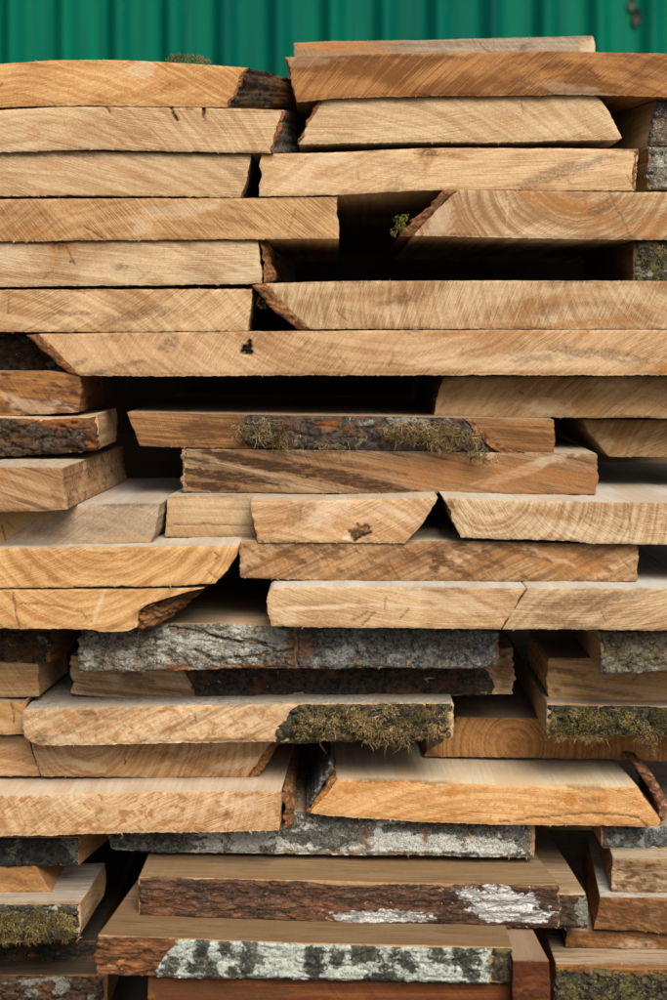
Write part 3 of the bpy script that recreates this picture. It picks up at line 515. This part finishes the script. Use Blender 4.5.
o = plank('tan plank side with a splintered left end and dark bark, below the grey cracked bark', 1.0, [(71,656),(120,657),(300,658),(513,648)], [(71,693),(80,695),(113,697.5),(250,698.5),(333,698),(430,696),(513,694)],
      wood('tan', 1, (0,-170), .2, .4, streak=.55, slope=.12, blotch=.5, gain=.95), left=[(69,672),(72,682)], right=[(513.5,670)], L=.43, marks=[(1,140,680,22,5,10,.45),(1,125,672,26,3,8,.5),(2,100,668,26,6,0,.3),(1,505,670,8,18,0,.5)], cracks=[[(73,682),(90,685),.7]], jag=(.6,.8,2.2), rough=.8)
bark(o, [(187,655),(300,656),(420,655),(487,652)], [(196,697),(240,698),(333,697.5),(420,695.5),(492,694)], barkm('dark', Deep=(.014,.011,.009), Mid=(.06,.05,.04), LichenAmt=.13), left=[(184,668),(192,685)], right=[(480,665),(494,680)], marks=[(2,189,684,5,14,0,1.),(2,470,662,16,8,0,.6),(2,330,672,10,6,0,.5),(2,405,690,20,4,0,.6)])
o = plank('broad pale-topped plank, flecked wood at left and mossy bark on its right half', .973, [(24,710),(60,708.5),(167,706),(250,704.5),(333,703.5),(453,703)], [(28,741),(42,745.5),(90,745.5),(167,743.3),(277,741.5),(360,740),(453,737.5)],
      wood('straw', 1, (0,-150), .15, .35, streak=.35, slope=-.5, blotch=.4, fleck=.75, warm=(.36,.17,.055), top=(.45,.43,.37)), mottle=(60,2,.75,28), left=[(23,722),(25,735)], L=.42, sk=(.03,0), marks=[(1,39,738,6,5,0,.7),(1,85,713,10,2.5,0,.5),(0,60,740,20,6,0,.4)], jag=(.5,.8,1.2), rough=.8)
bark(o, [(299,704.5),(333,704),(451,703.5)], [(277,743.5),(333,741.5),(400,740),(450,738)], barkm('mossy'), left=[(292,710),(283,722),(277,733)], L=.018, relief=4, jag=(1,1.5,2))
moss(o, [(330,722,40,17),(400,722,48,17),(438,722,17,16)], .966, MOSS, 1.3, (3,9), .45, depth=8, tails=14)
moss(o, [(375,741,14,3),(400,742,14,3)], .968, MOSS, 1., (4,10), .45, depth=4, tails=9, droop=.5)
# ---- left margin, middle
o = plank('dark plank with blackish bark in the left margin under the torn-corner plank', .99, [(-120,629),(50,630)], [(-120,661),(50,662.5)], wood('brown', 1, gain=.8), sk=(0,.2), L=0.15, right=[(50,645)])
bark(o, [(-120,630),(49,631)], [(-120,661),(46,663)], barkm('dark', LichenAmt=.2), right=[(52,645)])
o = plank('square tan block-like plank end in the left margin, just below the blackish bark', .99, [(-110,661),(0,661),(38,664)], [(-110,697.5),(0,697.5),(39,696.5)], wood('dun', 1, (0,-120), .2, .35, streak=.15, gain=1.2), right=[(38,680)], sk=(0,.08), L=0.11, marks=[(2,28,684,5,3,0,.3)])
o = plank('light tan plank end low in the left margin, touching the broad flecked plank', .985, [(-150,701),(0,701.5),(22,703),(27,700)], [(-150,735),(0,735),(25,734)], wood('orange', 0, (0,-100), .12, .4, saw=(100,.4), gain=.9), right=[(25,718)], L=.4, cracks=[[(11,704),(14,715),(13,724),.8]])
o = plank('smooth tan plank end in the left margin, abutting the curved-grain plank', 1.0, [(-130,735),(0,735.5),(28,736)], [(-130,776),(0,776),(40,776)], wood('straw', 0, (0,-300), .12, .4, saw=(100,.5), gain=.95), right=[(32,752),(37,766)], L=.4)
o = plank('yellowish plank end with curved grain and a bark-rimmed slanted right side', .998, [(29.5,736),(100,736),(200,736),(279,737)], [(41,776.5),(100,777),(167,778),(245,778.5)],
      wood('straw', 0, (-60,50), .16, .65, saw=(120,.5), sawr=300, blotch=.4, gain=.93, warm=(.42,.24,.07)), left=[(33,752),(38,766)], right=[(266,752),(257,764)], L=.35, marks=[(1,125,761,1.2,3.5,0,.8),(0,240,763,26,5,-10,.35),(2,160,765,70,9,0,.25)])
bark(o, [(274,737),(283,739)], [(246,778.5),(257,778)], barkm('inner'), left=[(264,753),(256,765)], right=[(272,754),(265,767)], L=.3, proud=.8, relief=1.5)
# ---- right side, middle
o = plank('red-brown shaded plank end with curved growth rings between two mossy planks', 1.035, [(456,717.5),(545,719),(667,722),(770,724)], [(424,756),(445,757),(500,757.5),(600,759),(667,762),(770,763)],
      wood('brown', 0, (-95,18), .2, .7, saw=(60,.5), sawr=300, blotch=.3, gain=1.55, warp=6), left=[(447,733),(440,744),(428,751)], L=.4, marks=[(1,430,752,10,3,20,.5),(2,600,738,40,6,10,.3)], jag=(.5,1,2))
o = plank('shaded tan plank side with an eased left edge standing on the right-hand mossy plank', 1.0, [(549,658),(600,658.5),(667,660),(780,661)], [(549,699),(600,701),(667,703),(780,704)],
      wood('dun', 1, (0,-110), .2, .4, streak=.55, slope=.1, blotch=.5, gain=1.4), left=[(547.5,678)], sk=(0,0), L=0.15, marks=[(1,566,672,20,3,10,.5),(1,600,690,50,2.5,8,.4),(1,556,690,4,3,0,.5)], jag=(.5,.8,.8))
o = plank('plank draped in thick hanging moss at the right margin', .985, [(547,703),(600,704.5),(667,706),(780,707)], [(547,734),(600,735),(667,735),(780,736)], wood('tan', 1), L=.4)
bark(o, [(548,705),(790,708.5)], [(548,735),(790,736)], barkm('mossy', LichenAmt=.2), relief=4)
moss(o, [(570,722,25,15),(610,721,34,15),(655,722,32,15),(700,722,30,14)], .978, MOSSG, 1.25, (4,10), .5, depth=10, tails=10)
moss(o, [(560,735,14,4),(590,737,18,4)], .976, MOSS, 1.4, (4,10), .5, depth=7, tails=8, droop=.4)
moss(o, [(650,745,6,12),(652,732,12,6),(636,734,10,5)], .976, MOSS, 1.4, (5,12), .5, depth=7, tails=8, droop=.5)
o = plank('lichen-covered grey plank at the right margin below the cracked pair, moss at its left end', .955, [(600,632),(667,632),(790,632)], [(602,672),(667,670),(790,669)], wood('tan', 1), L=.25)
bark(o, [(601,632),(800,632)], [(603,674),(667,671),(800,669)], barkm('grey', LichenAmt=.4, Lichen=(.33,.33,.27), Olive=.35), relief=4)
moss(o, [(616,652,13,18),(640,650,20,16)], .949, MOSSG, .65, (2,6), .45, depth=4)
# ---- lower half
o = plank('wide fresh-sawn plank end with rusty flecks and a loose strip of bark at right', .967, [(-150,797),(0,795.5),(60,795),(100,793.5),(167,792.3),(281,791)], [(-150,837),(0,836.3),(50,835.5),(90,834),(167,832.8),(279,831)],
      wood('straw', 0, (40,60), .13, .45, saw=(-55,.8), sawr=600, blotch=.3, fleck=.8, gain=1.02, top=(.56,.455,.335), warm=(.34,.15,.045)), right=[(280.5,810)], L=.42, sk=(0,.05), jag=(.5,1.2,.5), fuzz=70)
bark(o, [(284,787),(292,786)], [(283,829),(291,830)], barkm('inner', Mid=(.32,.15,.07)), left=[(284.5,808)], right=[(293,808)], L=.16, proud=0, k=(.975,.98), relief=2)
moss(o, [(296,800,3,14),(298,785,3,8)], .985, MOSS, .8, (3,7), .4)
o = plank('bright orange plank end with a pale cream top and slanted ends, dotted with resin stains', .98, [(337,780),(400,781.5),(500,785.5),(570,787),(638,787)], [(309,813),(333,816.5),(420,822),(500,825),(580,825.5),(655,827)],
      wood('orange', 0, (0,-260), .13, .5, saw=(86,.55), sawr=700, blotch=.35, fleck=.55, gain=1.12, warm=(.42,.17,.03), top=(.62,.52,.36)), left=[(326,793),(316,805)], right=[(645,798),(652,808),(661,820),(660,825)], L=.34, sk=(-.03,-.05), cracks=[[(500,822),(540,817),(580,814),(620,814),(638,818),(647,826),.8]], marks=[(2,570,800,5,7,0,.8),(2,600,798,8,3,0,.7),(2,350,790,6,3,0,.7),(2,450,792,10,3,0,.6)], jag=(.4,.8,.6))
bark(o, [(332.5,776),(338,779.5)], [(306,812),(310,813.5)], barkm('inner', Mid=(.45,.20,.055), WarmAmt=1., Warm=(.45,.19,.04)), left=[(322,793),(312,805)], right=[(327.5,793),(317.5,805)], L=.05, proud=.8, relief=1)
bark(o, [(330,762),(334,770)], [(305.5,811),(308,812.5)], barkm('grey', LichenAmt=.1, Mid=(.12,.125,.13)), left=[(318,785),(309,803)], right=[(321,791),(312,804)], L=.25, proud=-3, relief=1)
bark(o, [(633,763),(641,764)], [(661,822),(667,818)], barkm('inner', Mid=(.36,.20,.13)), left=[(645,781),(655,795),(659,806)], right=[(652,776),(663,792),(668,803)], L=.10, k=(1.0,1.0), proud=0, relief=2.5, jag=(1,1,1.5))
o = plank('stubby dark-barked plank under the wide fleck-dotted end, at far left', 1.0, [(-130,836),(79,837)], [(-130,866),(79,865.5)], wood('orange', 1), sk=(0,.22), L=0.15)
bark(o, [(-130,837),(78.5,838)], [(-130,866),(79,865.5)], barkm('dark', LichenAmt=.24, Mid=(.06,.06,.055), Warm=(.06,.05,.04)))
o = plank('plank edge blotched with grey-white lichen, below the bright orange end', .99, [(108,836),(167,832),(290,813),(333,815),(430,819),(535,826)], [(112,849),(167,852),(250,852.5),(333,854.5),(430,855),(534,857.5)],
      wood('dun', 1), L=.4)
bark(o, [(108,836),(167,831),(290,812),(333,814),(430,819),(530,825)], [(112,849.5),(167,852.5),(250,853),(333,854.8),(430,855.5),(533,858)], barkm('lichen', LichenAmt=.62, Lichen=(.56,.56,.49)), marks=[(1,150,841,40,9,0,.8),(1,315,835,26,14,0,.5),(2,366,836,6,16,0,.5),(1,345,828,12,12,0,.5),(1,450,827,50,6,0,.6),(1,515,835,16,9,0,.4),(0,300,838,18,12,0,.4),(0,400,842,24,10,0,.4),(0,470,846,30,8,0,.4),(2,425,835,2.5,12,0,1.),(2,533,840,4,14,0,.9)], proud=1.5, relief=1.6, jag=(.7,.7,1))
o = plank('blue-grey lichened plank edge at the right margin, beneath the orange end', 1.0, [(601,827),(667,827),(790,827)], [(602,847),(667,848.5),(790,849)], wood('tan', 1), L=.3)
bark(o, [(602,826),(800,826)], [(603,848),(667,849),(800,849)], barkm('lichen', LichenAmt=.42, Lichen=(.33,.36,.34), Mid=(.12,.135,.13)), marks=[(2,603,838,4,9,0,1.)], proud=2, relief=1.6)
o = plank('long reddish-brown barked plank with a white lichen patch at its right', .955, [(139,877),(200,878),(300,880),(400,883),(470,884),(558,884.5)], [(139,915.5),(167,918),(275,921.5),(333,924),(430,925.5),(559,927)],
      wood('dun', 1, top=(.215,.145,.075)), left=[(138,895)], right=[(560,905)], L=.45, sk=(.02,-.12))  # top colour darkened: light fall-off near the ground painted in
bark(o, [(138.5,877),(200,878.5),(300,881),(335,885),(400,884),(470,884.5),(557,885)], [(139,916),(167,918.5),(275,922),(333,925),(430,926),(557,928)], barkm('brown', Mid=(.16,.075,.036), Deep=(.032,.02,.013), WarmAmt=.35, Lichen=(.60,.61,.58)), left=[(137.5,895)], right=[(560,905)], L=.014, proud=2, relief=2.2, relsc=(22,7), step=1.3,
     marks=[(0,500,905,44,16,4,2.2),(0,470,896,24,8,0,1.6),(1,450,905,18,14,0,.9),(1,545,895,10,14,0,.7),(0,392,915,50,6,0,1.7),(0,360,918,18,5,0,1.6),(0,535,920,14,4,0,.9),(1,410,900,60,7,0,.8),(1,300,888,70,6,0,.6),(1,210,885,80,4,0,.7),(1,250,895,40,8,0,.5),(2,160,905,20,12,0,.5),(2,320,908,26,10,0,.4),(0,250,890,16,4,0,.25),(1,400,924,130,2.5,0,.8)])
o = plank('short dark-barked plank end tucked to the right of the white lichen patch', .958, [(530,893),(585.5,893.5)], [(530,927),(587,928)], wood('dun', 1, top=(.29,.21,.13)), right=[(587,910)], sk=(0,-.06), L=0.24)
bark(o, [(545,894),(585,894.5)], [(545,927),(587,928)], barkm('dark', Mid=(.085,.055,.03), LichenAmt=.05), right=[(587,910)], marks=[(0,581,910,7,12,0,1.1)], proud=4, relief=2)
o = plank('brown speckled plank end with pale top at the right margin, upper of three stacked', .98, [(613,858),(667,859),(770,860)], [(612,892),(667,894),(770,895)], wood('tan', 1, (0,-100), .2, .4, streak=.5, slope=.15, fleck=.9, gain=.78, blotch=.7, warm=(.13,.052,.018)), left=[(612,875)], sk=(.07,0), L=0.15, rough=.9, mottle=(40,1,.8,12))
o = plank('brown mottled plank end at the right margin, middle of three stacked', .972, [(600,897),(667,898),(780,899)], [(594,929),(640,931),(667,934),(780,936)], wood('brown', 1, (0,-100), .2, .4, streak=.6, slope=.2, fleck=.9, gain=.95, blotch=.7, warm=(.10,.04,.014), top=(.46,.44,.38)), left=[(598,912)], sk=(.1,0), L=0.17, rough=.9, mottle=(55,1,.8,14))
o = plank('thin ochre plank edge at the right margin, lowest of three stacked', .977, [(567,931),(667,932),(770,933)], [(566,947),(600,948),(667,950),(770,951)], wood('brown', 1, (0,-80), .2, .45, streak=.6, slope=.2, fleck=.6, gain=.95, warm=(.12,.05,.016)), left=[(566,940)], L=.3, mottle=(25,1,.7,10))
o = plank('pale-topped plank with dark mossy bark in the bottom right corner', .954, [(556,964),(600,964),(667,965),(770,966)], [(554,1012),(667,1014),(770,1015)], wood('brown', 1, gain=1.1), L=0.2)
bark(o, [(556,967),(580,965),(620,970),(667,969),(780,969)], [(554,1012),(667,1014),(780,1015)], barkm('mossy', Deep=(.016,.012,.008), Warm=(.24,.10,.03)), marks=[(2,575,968,16,4,0,.9),(2,640,971,26,4,0,.8)], relief=4.5, relsc=(10,8))
moss(o, [(600,985,40,14),(650,988,30,16)], .948, MOSSG, .28, (2,5), .45, depth=4)
o = plank('plank edge with white lichen split by black cracks, lowest long one of the pile', .92, [(98,935),(167,938),(300,943),(420,945.5),(512,947.5)], [(97,972.5),(167,975.5),(250,977),(333,978.5),(430,980),(509,983)],
      wood('dun', 1, top=(.17,.112,.058)), left=[(97,955)], right=[(511,965)], L=0.17, sk=(.13,0))  # dark top paints the dimmer light low in the pile
bark(o, [(98,936),(130,937),(178,939)], [(97,973),(120,975),(158,976.5)], barkm('brown', Mid=(.26,.105,.035)), left=[(96,955)], right=[(170,950),(162,962),(158,970)], L=.014, proud=2, relief=2.5, relsc=(20,5), marks=[(1,110,950,14,10,0,.5)])
bark(o, [(179,939),(300,944),(420,946.5),(491,948)], [(157,977),(250,978),(333,979.5),(430,981),(490,983)], barkm('lichen', Lichen=(.50,.54,.47), Mid=(.085,.09,.065), Deep=(.022,.024,.018), LichenAmt=.66), left=[(170,950),(161,963),(157,970)], L=.014, proud=3, relief=2, step=1.2, jag=(.8,.8,2),
     marks=[(1,203,948,5,13,10,1.),(1,193,965,5,5,0,1.),(1,212,966,5,6,0,.9),(1,246,962,6,10,0,.9),(1,233,968,5,5,0,.9),(1,314,960,9,15,0,1.),(1,225,946,6,6,0,.7),(1,365,952,13,7,0,.85),(1,465,955,13,7,0,.85),(1,410,963,12,6,40,.8),(1,337,958,6,9,0,.6),(1,380,975,20,4,0,.6),(1,470,970,10,5,50,.7),(1,440,950,6,3,0,.5),(0,285,960,22,14,0,.5),(0,430,970,26,9,0,.4),(0,350,970,24,7,0,.3)])
bark(o, [(492.5,948),(511.5,948.5)], [(492,983),(508.5,984)], barkm('mossy'), L=.014, proud=2)
o = plank('red-brown plank end standing right of the lichened lowest plank, at the bottom', .908, [(513,961),(549,961.5)], [(513,1014),(550,1014)], wood('red', 0, (0,-100), .15, .6, saw=(60,.4), blotch=.8, gain=.6, fleck=.9, warm=(.05,.018,.007), top=(.25,.175,.11)), right=[(550.5,985)], rough=.9, L=.35, sk=(0,-.07))
o = plank('dark red plank edge in shadow along the bottom, beneath the white lichened plank', .925, [(148,977),(333,981),(511.5,985)], [(148,1016),(333,1017),(511,1018)], wood('red', 1, (0,-100), .15, .5, streak=.5, blotch=.6), L=.4, marks=[(1,215,992,70,9,0,.6)])
o = plank('small orange plank end with slanted right side at far lower left', 1.0, [(-120,866),(0,866.5),(35,866)], [(-120,893),(0,893.3),(52,893)], wood('orange', 0, (0,-90), .14, .4, saw=(110,.5), gain=.95, fleck=.4), right=[(44,880)], L=.3)
o = plank('plank fringed with brown-green moss at far lower left', .98, [(-150,904),(0,904),(80,903)], [(-150,944),(0,944),(79,937)], wood('tan', 1, top=(.46,.43,.36)), right=[(81,918)], sk=(0,.07), L=0.11)
bark(o, [(-150,905),(79,904)], [(-150,944),(78,938)], barkm('mossy', LichenAmt=.35, Olive=.3), relief=4)
moss(o, [(10,924,28,13),(50,924,28,13),(-30,926,22,12),(-80,926,30,12)], .971, MOSSG, 1.5, (5,12), .6, depth=8, droop=.35, tails=16)
moss(o, [(40,937,36,4),(0,940,20,4)], .971, MOSS, 1.2, (5,11), .55, depth=6, droop=.5)
o = plank('blackish bark-covered plank in shade below the moss-fringed one', 1.02, [(-130,942),(96,941)], [(-130,975),(97,972)], wood('brown', 1, gain=.4, top=(.05,.04,.028)), L=.35)  # top darkened to paint the shade inside the gap
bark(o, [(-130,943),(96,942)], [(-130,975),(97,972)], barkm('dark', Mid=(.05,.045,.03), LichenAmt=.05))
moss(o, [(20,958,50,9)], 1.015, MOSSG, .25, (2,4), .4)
o = plank('dark plank with pale lichen spots in the bottom left corner', .995, [(-140,975),(0,975.5),(108,974)], [(-140,1012),(0,1013),(107,1012)], wood('brown', 1, gain=.7, top=(.06,.048,.033)), L=.35)  # dark top colour holds painted gap shade
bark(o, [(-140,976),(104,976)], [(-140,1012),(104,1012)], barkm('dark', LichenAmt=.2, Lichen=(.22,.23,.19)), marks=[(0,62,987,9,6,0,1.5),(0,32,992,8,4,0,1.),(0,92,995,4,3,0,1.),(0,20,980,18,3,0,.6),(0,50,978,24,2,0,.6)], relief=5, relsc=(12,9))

# ---------------------------------------------------------------- planks added crosswise deep in the pile to block light through its gaps
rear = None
rw = [wood(tn, 1, streak=.4, gain=.3) for tn in ('dun', 'brown', 'tan')]  # low gain: the gaps' shade is painted into this wood
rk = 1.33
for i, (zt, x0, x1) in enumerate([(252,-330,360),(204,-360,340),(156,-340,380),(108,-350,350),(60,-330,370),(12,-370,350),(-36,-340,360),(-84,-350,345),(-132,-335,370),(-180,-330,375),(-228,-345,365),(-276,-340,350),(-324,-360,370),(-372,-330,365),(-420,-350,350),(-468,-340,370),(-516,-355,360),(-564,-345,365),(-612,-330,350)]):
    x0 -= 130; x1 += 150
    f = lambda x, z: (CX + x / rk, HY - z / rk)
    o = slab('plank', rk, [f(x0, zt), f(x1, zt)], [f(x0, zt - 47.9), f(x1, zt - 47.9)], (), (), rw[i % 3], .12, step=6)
    o['label'] = 'added dark plank set crosswise in the pile to block light through its gaps'; o['category'] = 'plank'; o['group'] = 'added planks blocking light inside the pile'

# ---------------------------------------------------------------- setting
def simple(name, col, rough=.9, var=.35, scale=3., bump=.3):
    m = bpy.data.materials.new(name); m.use_nodes = True; t = NT(m.node_tree); b = t.n['Principled BSDF']
    tc = t.new('ShaderNodeTexCoord'); n = t.noise(tc.outputs['Object'], scale, 8., .62)
    f = t.m('MULTIPLY_ADD', t.m('SUBTRACT', n, .5), var * 2, 1.)
    t.put(b.inputs['Base Color'], t.mix(1., col, t.xyz(f, f, f), 'MULTIPLY')); t.put(b.inputs['Roughness'], rough)
    bp = t.new('ShaderNodeBump'); t.put(bp.inputs['Strength'], bump); t.put(bp.inputs['Distance'], .02); t.put(bp.inputs['Height'], n); t.put(b.inputs['Normal'], bp.outputs[0])
    return m
gx = np.linspace(-1, 1, 61); gx = np.sign(gx) * (np.abs(gx) ** 3 * 58 + np.abs(gx) * 2)
X, Y = np.meshgrid(gx, gx); Z = .012 * fbm(X * 1.5, Y * 1.5, 5)
Vg = np.c_[X.ravel(), Y.ravel(), Z.ravel() - .008]; i = np.arange(61 * 61).reshape(61, 61)
g = mesh_obj('ground', Vg, [np.stack([i[:-1, :-1], i[:-1, 1:], i[1:, 1:], i[1:, :-1]], -1).reshape(-1, 4)], simple('packed_earth', (.06, .05, .035)), (0, 0, 0))
g['kind'] = 'structure'

# green corrugated sheet wall behind the pile
def sheet_mat():
    m = bpy.data.materials.new('green_painted_sheet'); m.use_nodes = True; t = NT(m.node_tree); b = t.n['Principled BSDF']
    tc = t.new('ShaderNodeTexCoord'); p = tc.outputs['Object']
    n = t.noise(t.v('MULTIPLY', p, (26., 9., .7)), 1, 6., .7); n2 = t.noise(t.v('MULTIPLY', p, (2.2, 2., .6)), 1, 3., .55)
    col = t.mix(t.ramp(n2, .3, .7), (.0005, .135, .072), (.0005, .075, .056))
    col = t.mix(t.ramp(n, .45, .66, 0., .75), col, (.001, .055, .042))
    d = t.noise(t.v('MULTIPLY', p, (30., 30., 22.)), 1, 5., .65)
    col = t.mix(t.ramp(d, .66, .74, 0., .6), col, (.05, .055, .03))
    t.put(b.inputs['Base Color'], col); t.put(b.inputs['Roughness'], .55); t.put(b.inputs['Specular IOR Level'], .06)
    return m
WY, PITCH = 1.5, .1062
prof = [(a, -.030 * (.5 - .5 * math.cos(2 * math.pi * min(1, max(0, (a - .42) / .58)))) ** 1.0) for a in np.linspace(0, 1, 15)]
xs, ys = [], []
x0 = (20 - CX) * 2 / 1000 - .82 * PITCH - 11 * PITCH
for r in range(36):
    for a, b in prof[:-1]: xs.append(x0 + (r + a) * PITCH); ys.append(b)
xs = np.array(xs); ys = np.array(ys)
zz = np.linspace(.02, 1.95, 30); nX, nZ = len(xs), len(zz)
Xw, Zw = np.meshgrid(xs, zz); Yw = WY + np.tile(ys, (nZ, 1)) + .004 * fbm(Xw * 3, Zw * 2, 8)
Vf = np.c_[Xw.ravel(), Yw.ravel(), Zw.ravel()]; Vb = Vf + [0, .002, 0]; i = np.arange(nX * nZ).reshape(nZ, nX)
q = np.stack([i[:-1, :-1], i[:-1, 1:], i[1:, 1:], i[1:, :-1]], -1).reshape(-1, 4)
fence = mesh_obj('corrugated_fence', np.r_[Vf, Vb], [q, q[:, ::-1] + len(Vf)], sheet_mat(), (0, WY, .02))
fence['label'] = 'green painted corrugated metal fence standing behind the plank pile'; fence['category'] = 'fence'
def disc(name, x, z, y, rx, rz, col, th=.006, n=20):
    a = np.linspace(0, 2 * np.pi, n, endpoint=False); w = 1 + .25 * vn(np.cos(a) * 2 + x * 50, np.sin(a) * 2, 3)
    f = np.c_[x + rx * w * np.cos(a), np.full(n, y), z + rz * w * np.sin(a)]; b = f + [0, th, 0]; c = np.array([[x, y - th * .6, z]])
    ii = np.arange(n); jj = (ii + 1) % n
    return mesh_obj(name, np.r_[f, b, c], [np.stack([ii, ii + n, jj + n, jj], -1)[:, ::-1], np.stack([np.full(n, 2 * n), ii, jj], -1)], simple(name + '_metal', col, .7), np.array(fence.location), fence)
def wpt(px, py): return ((px - CX) * 2 / 1000, CAMZ + (HY - py) * 2 / 1000)
for px, py, rx, rz, col in ((636, 18, .010, .016, (.004, .006, .005)), (631, 5, .008, .012, (.03, .035, .03))):
    x, z = wpt(px, py); disc('rivet', x, z, WY - .006, rx, rz, col)

# ---------------------------------------------------------------- light, sky, camera
EL, AZ = math.radians(46), math.radians(20)     # sun behind the camera, to the right, softened by cloud
dirv = np.array([math.sin(AZ) * math.cos(EL), -math.cos(AZ) * math.cos(EL), math.sin(EL)])
w = bpy.data.worlds.new('World'); bpy.context.scene.world = w; w.use_nodes = True; t = NT(w.node_tree)
sky = t.new('ShaderNodeTexSky', sky_type='NISHITA', sun_disc=False); sky.sun_elevation = EL
sky.sun_rotation = math.atan2(dirv[0], dirv[1]); sky.air_density = .7; sky.dust_density = 5.; sky.ozone_density = .4
t.put(t.n['Background'].inputs['Color'], sky.outputs[0]); t.put(t.n['Background'].inputs['Strength'], .05)
sl = bpy.data.lights.new('sun', 'SUN'); sl.energy = 2.2; sl.angle = math.radians(36); sl.color = (1., .955, .885)
so = bpy.data.objects.new('sun', sl); C.objects.link(so); so.location = tuple(dirv * 6)
from mathutils import Vector
so.rotation_euler = Vector(tuple(dirv)).to_track_quat('Z', 'Y').to_euler()
cd = bpy.data.cameras.new('camera'); cam = bpy.data.objects.new('camera', cd); C.objects.link(cam); bpy.context.scene.camera = cam
cam.location = (0, -D, CAMZ); cam.rotation_euler = (math.radians(90), 0, 0)
cd.sensor_fit = 'VERTICAL'; cd.sensor_height = 36; cd.lens = 36 * D / 1.0; cd.shift_y = -(500 - HY) / 1000; cd.clip_end = 300; cd.clip_start = .05
cd.dof.use_dof = True; cd.dof.focus_distance = D; cd.dof.aperture_fstop = 4.5
s = bpy.context.scene; s.cycles.diffuse_bounces = 1; s.view_settings.view_transform = 'Standard'; s.view_settings.look = 'None'; s.view_settings.exposure = .97; s.view_settings.gamma = 1
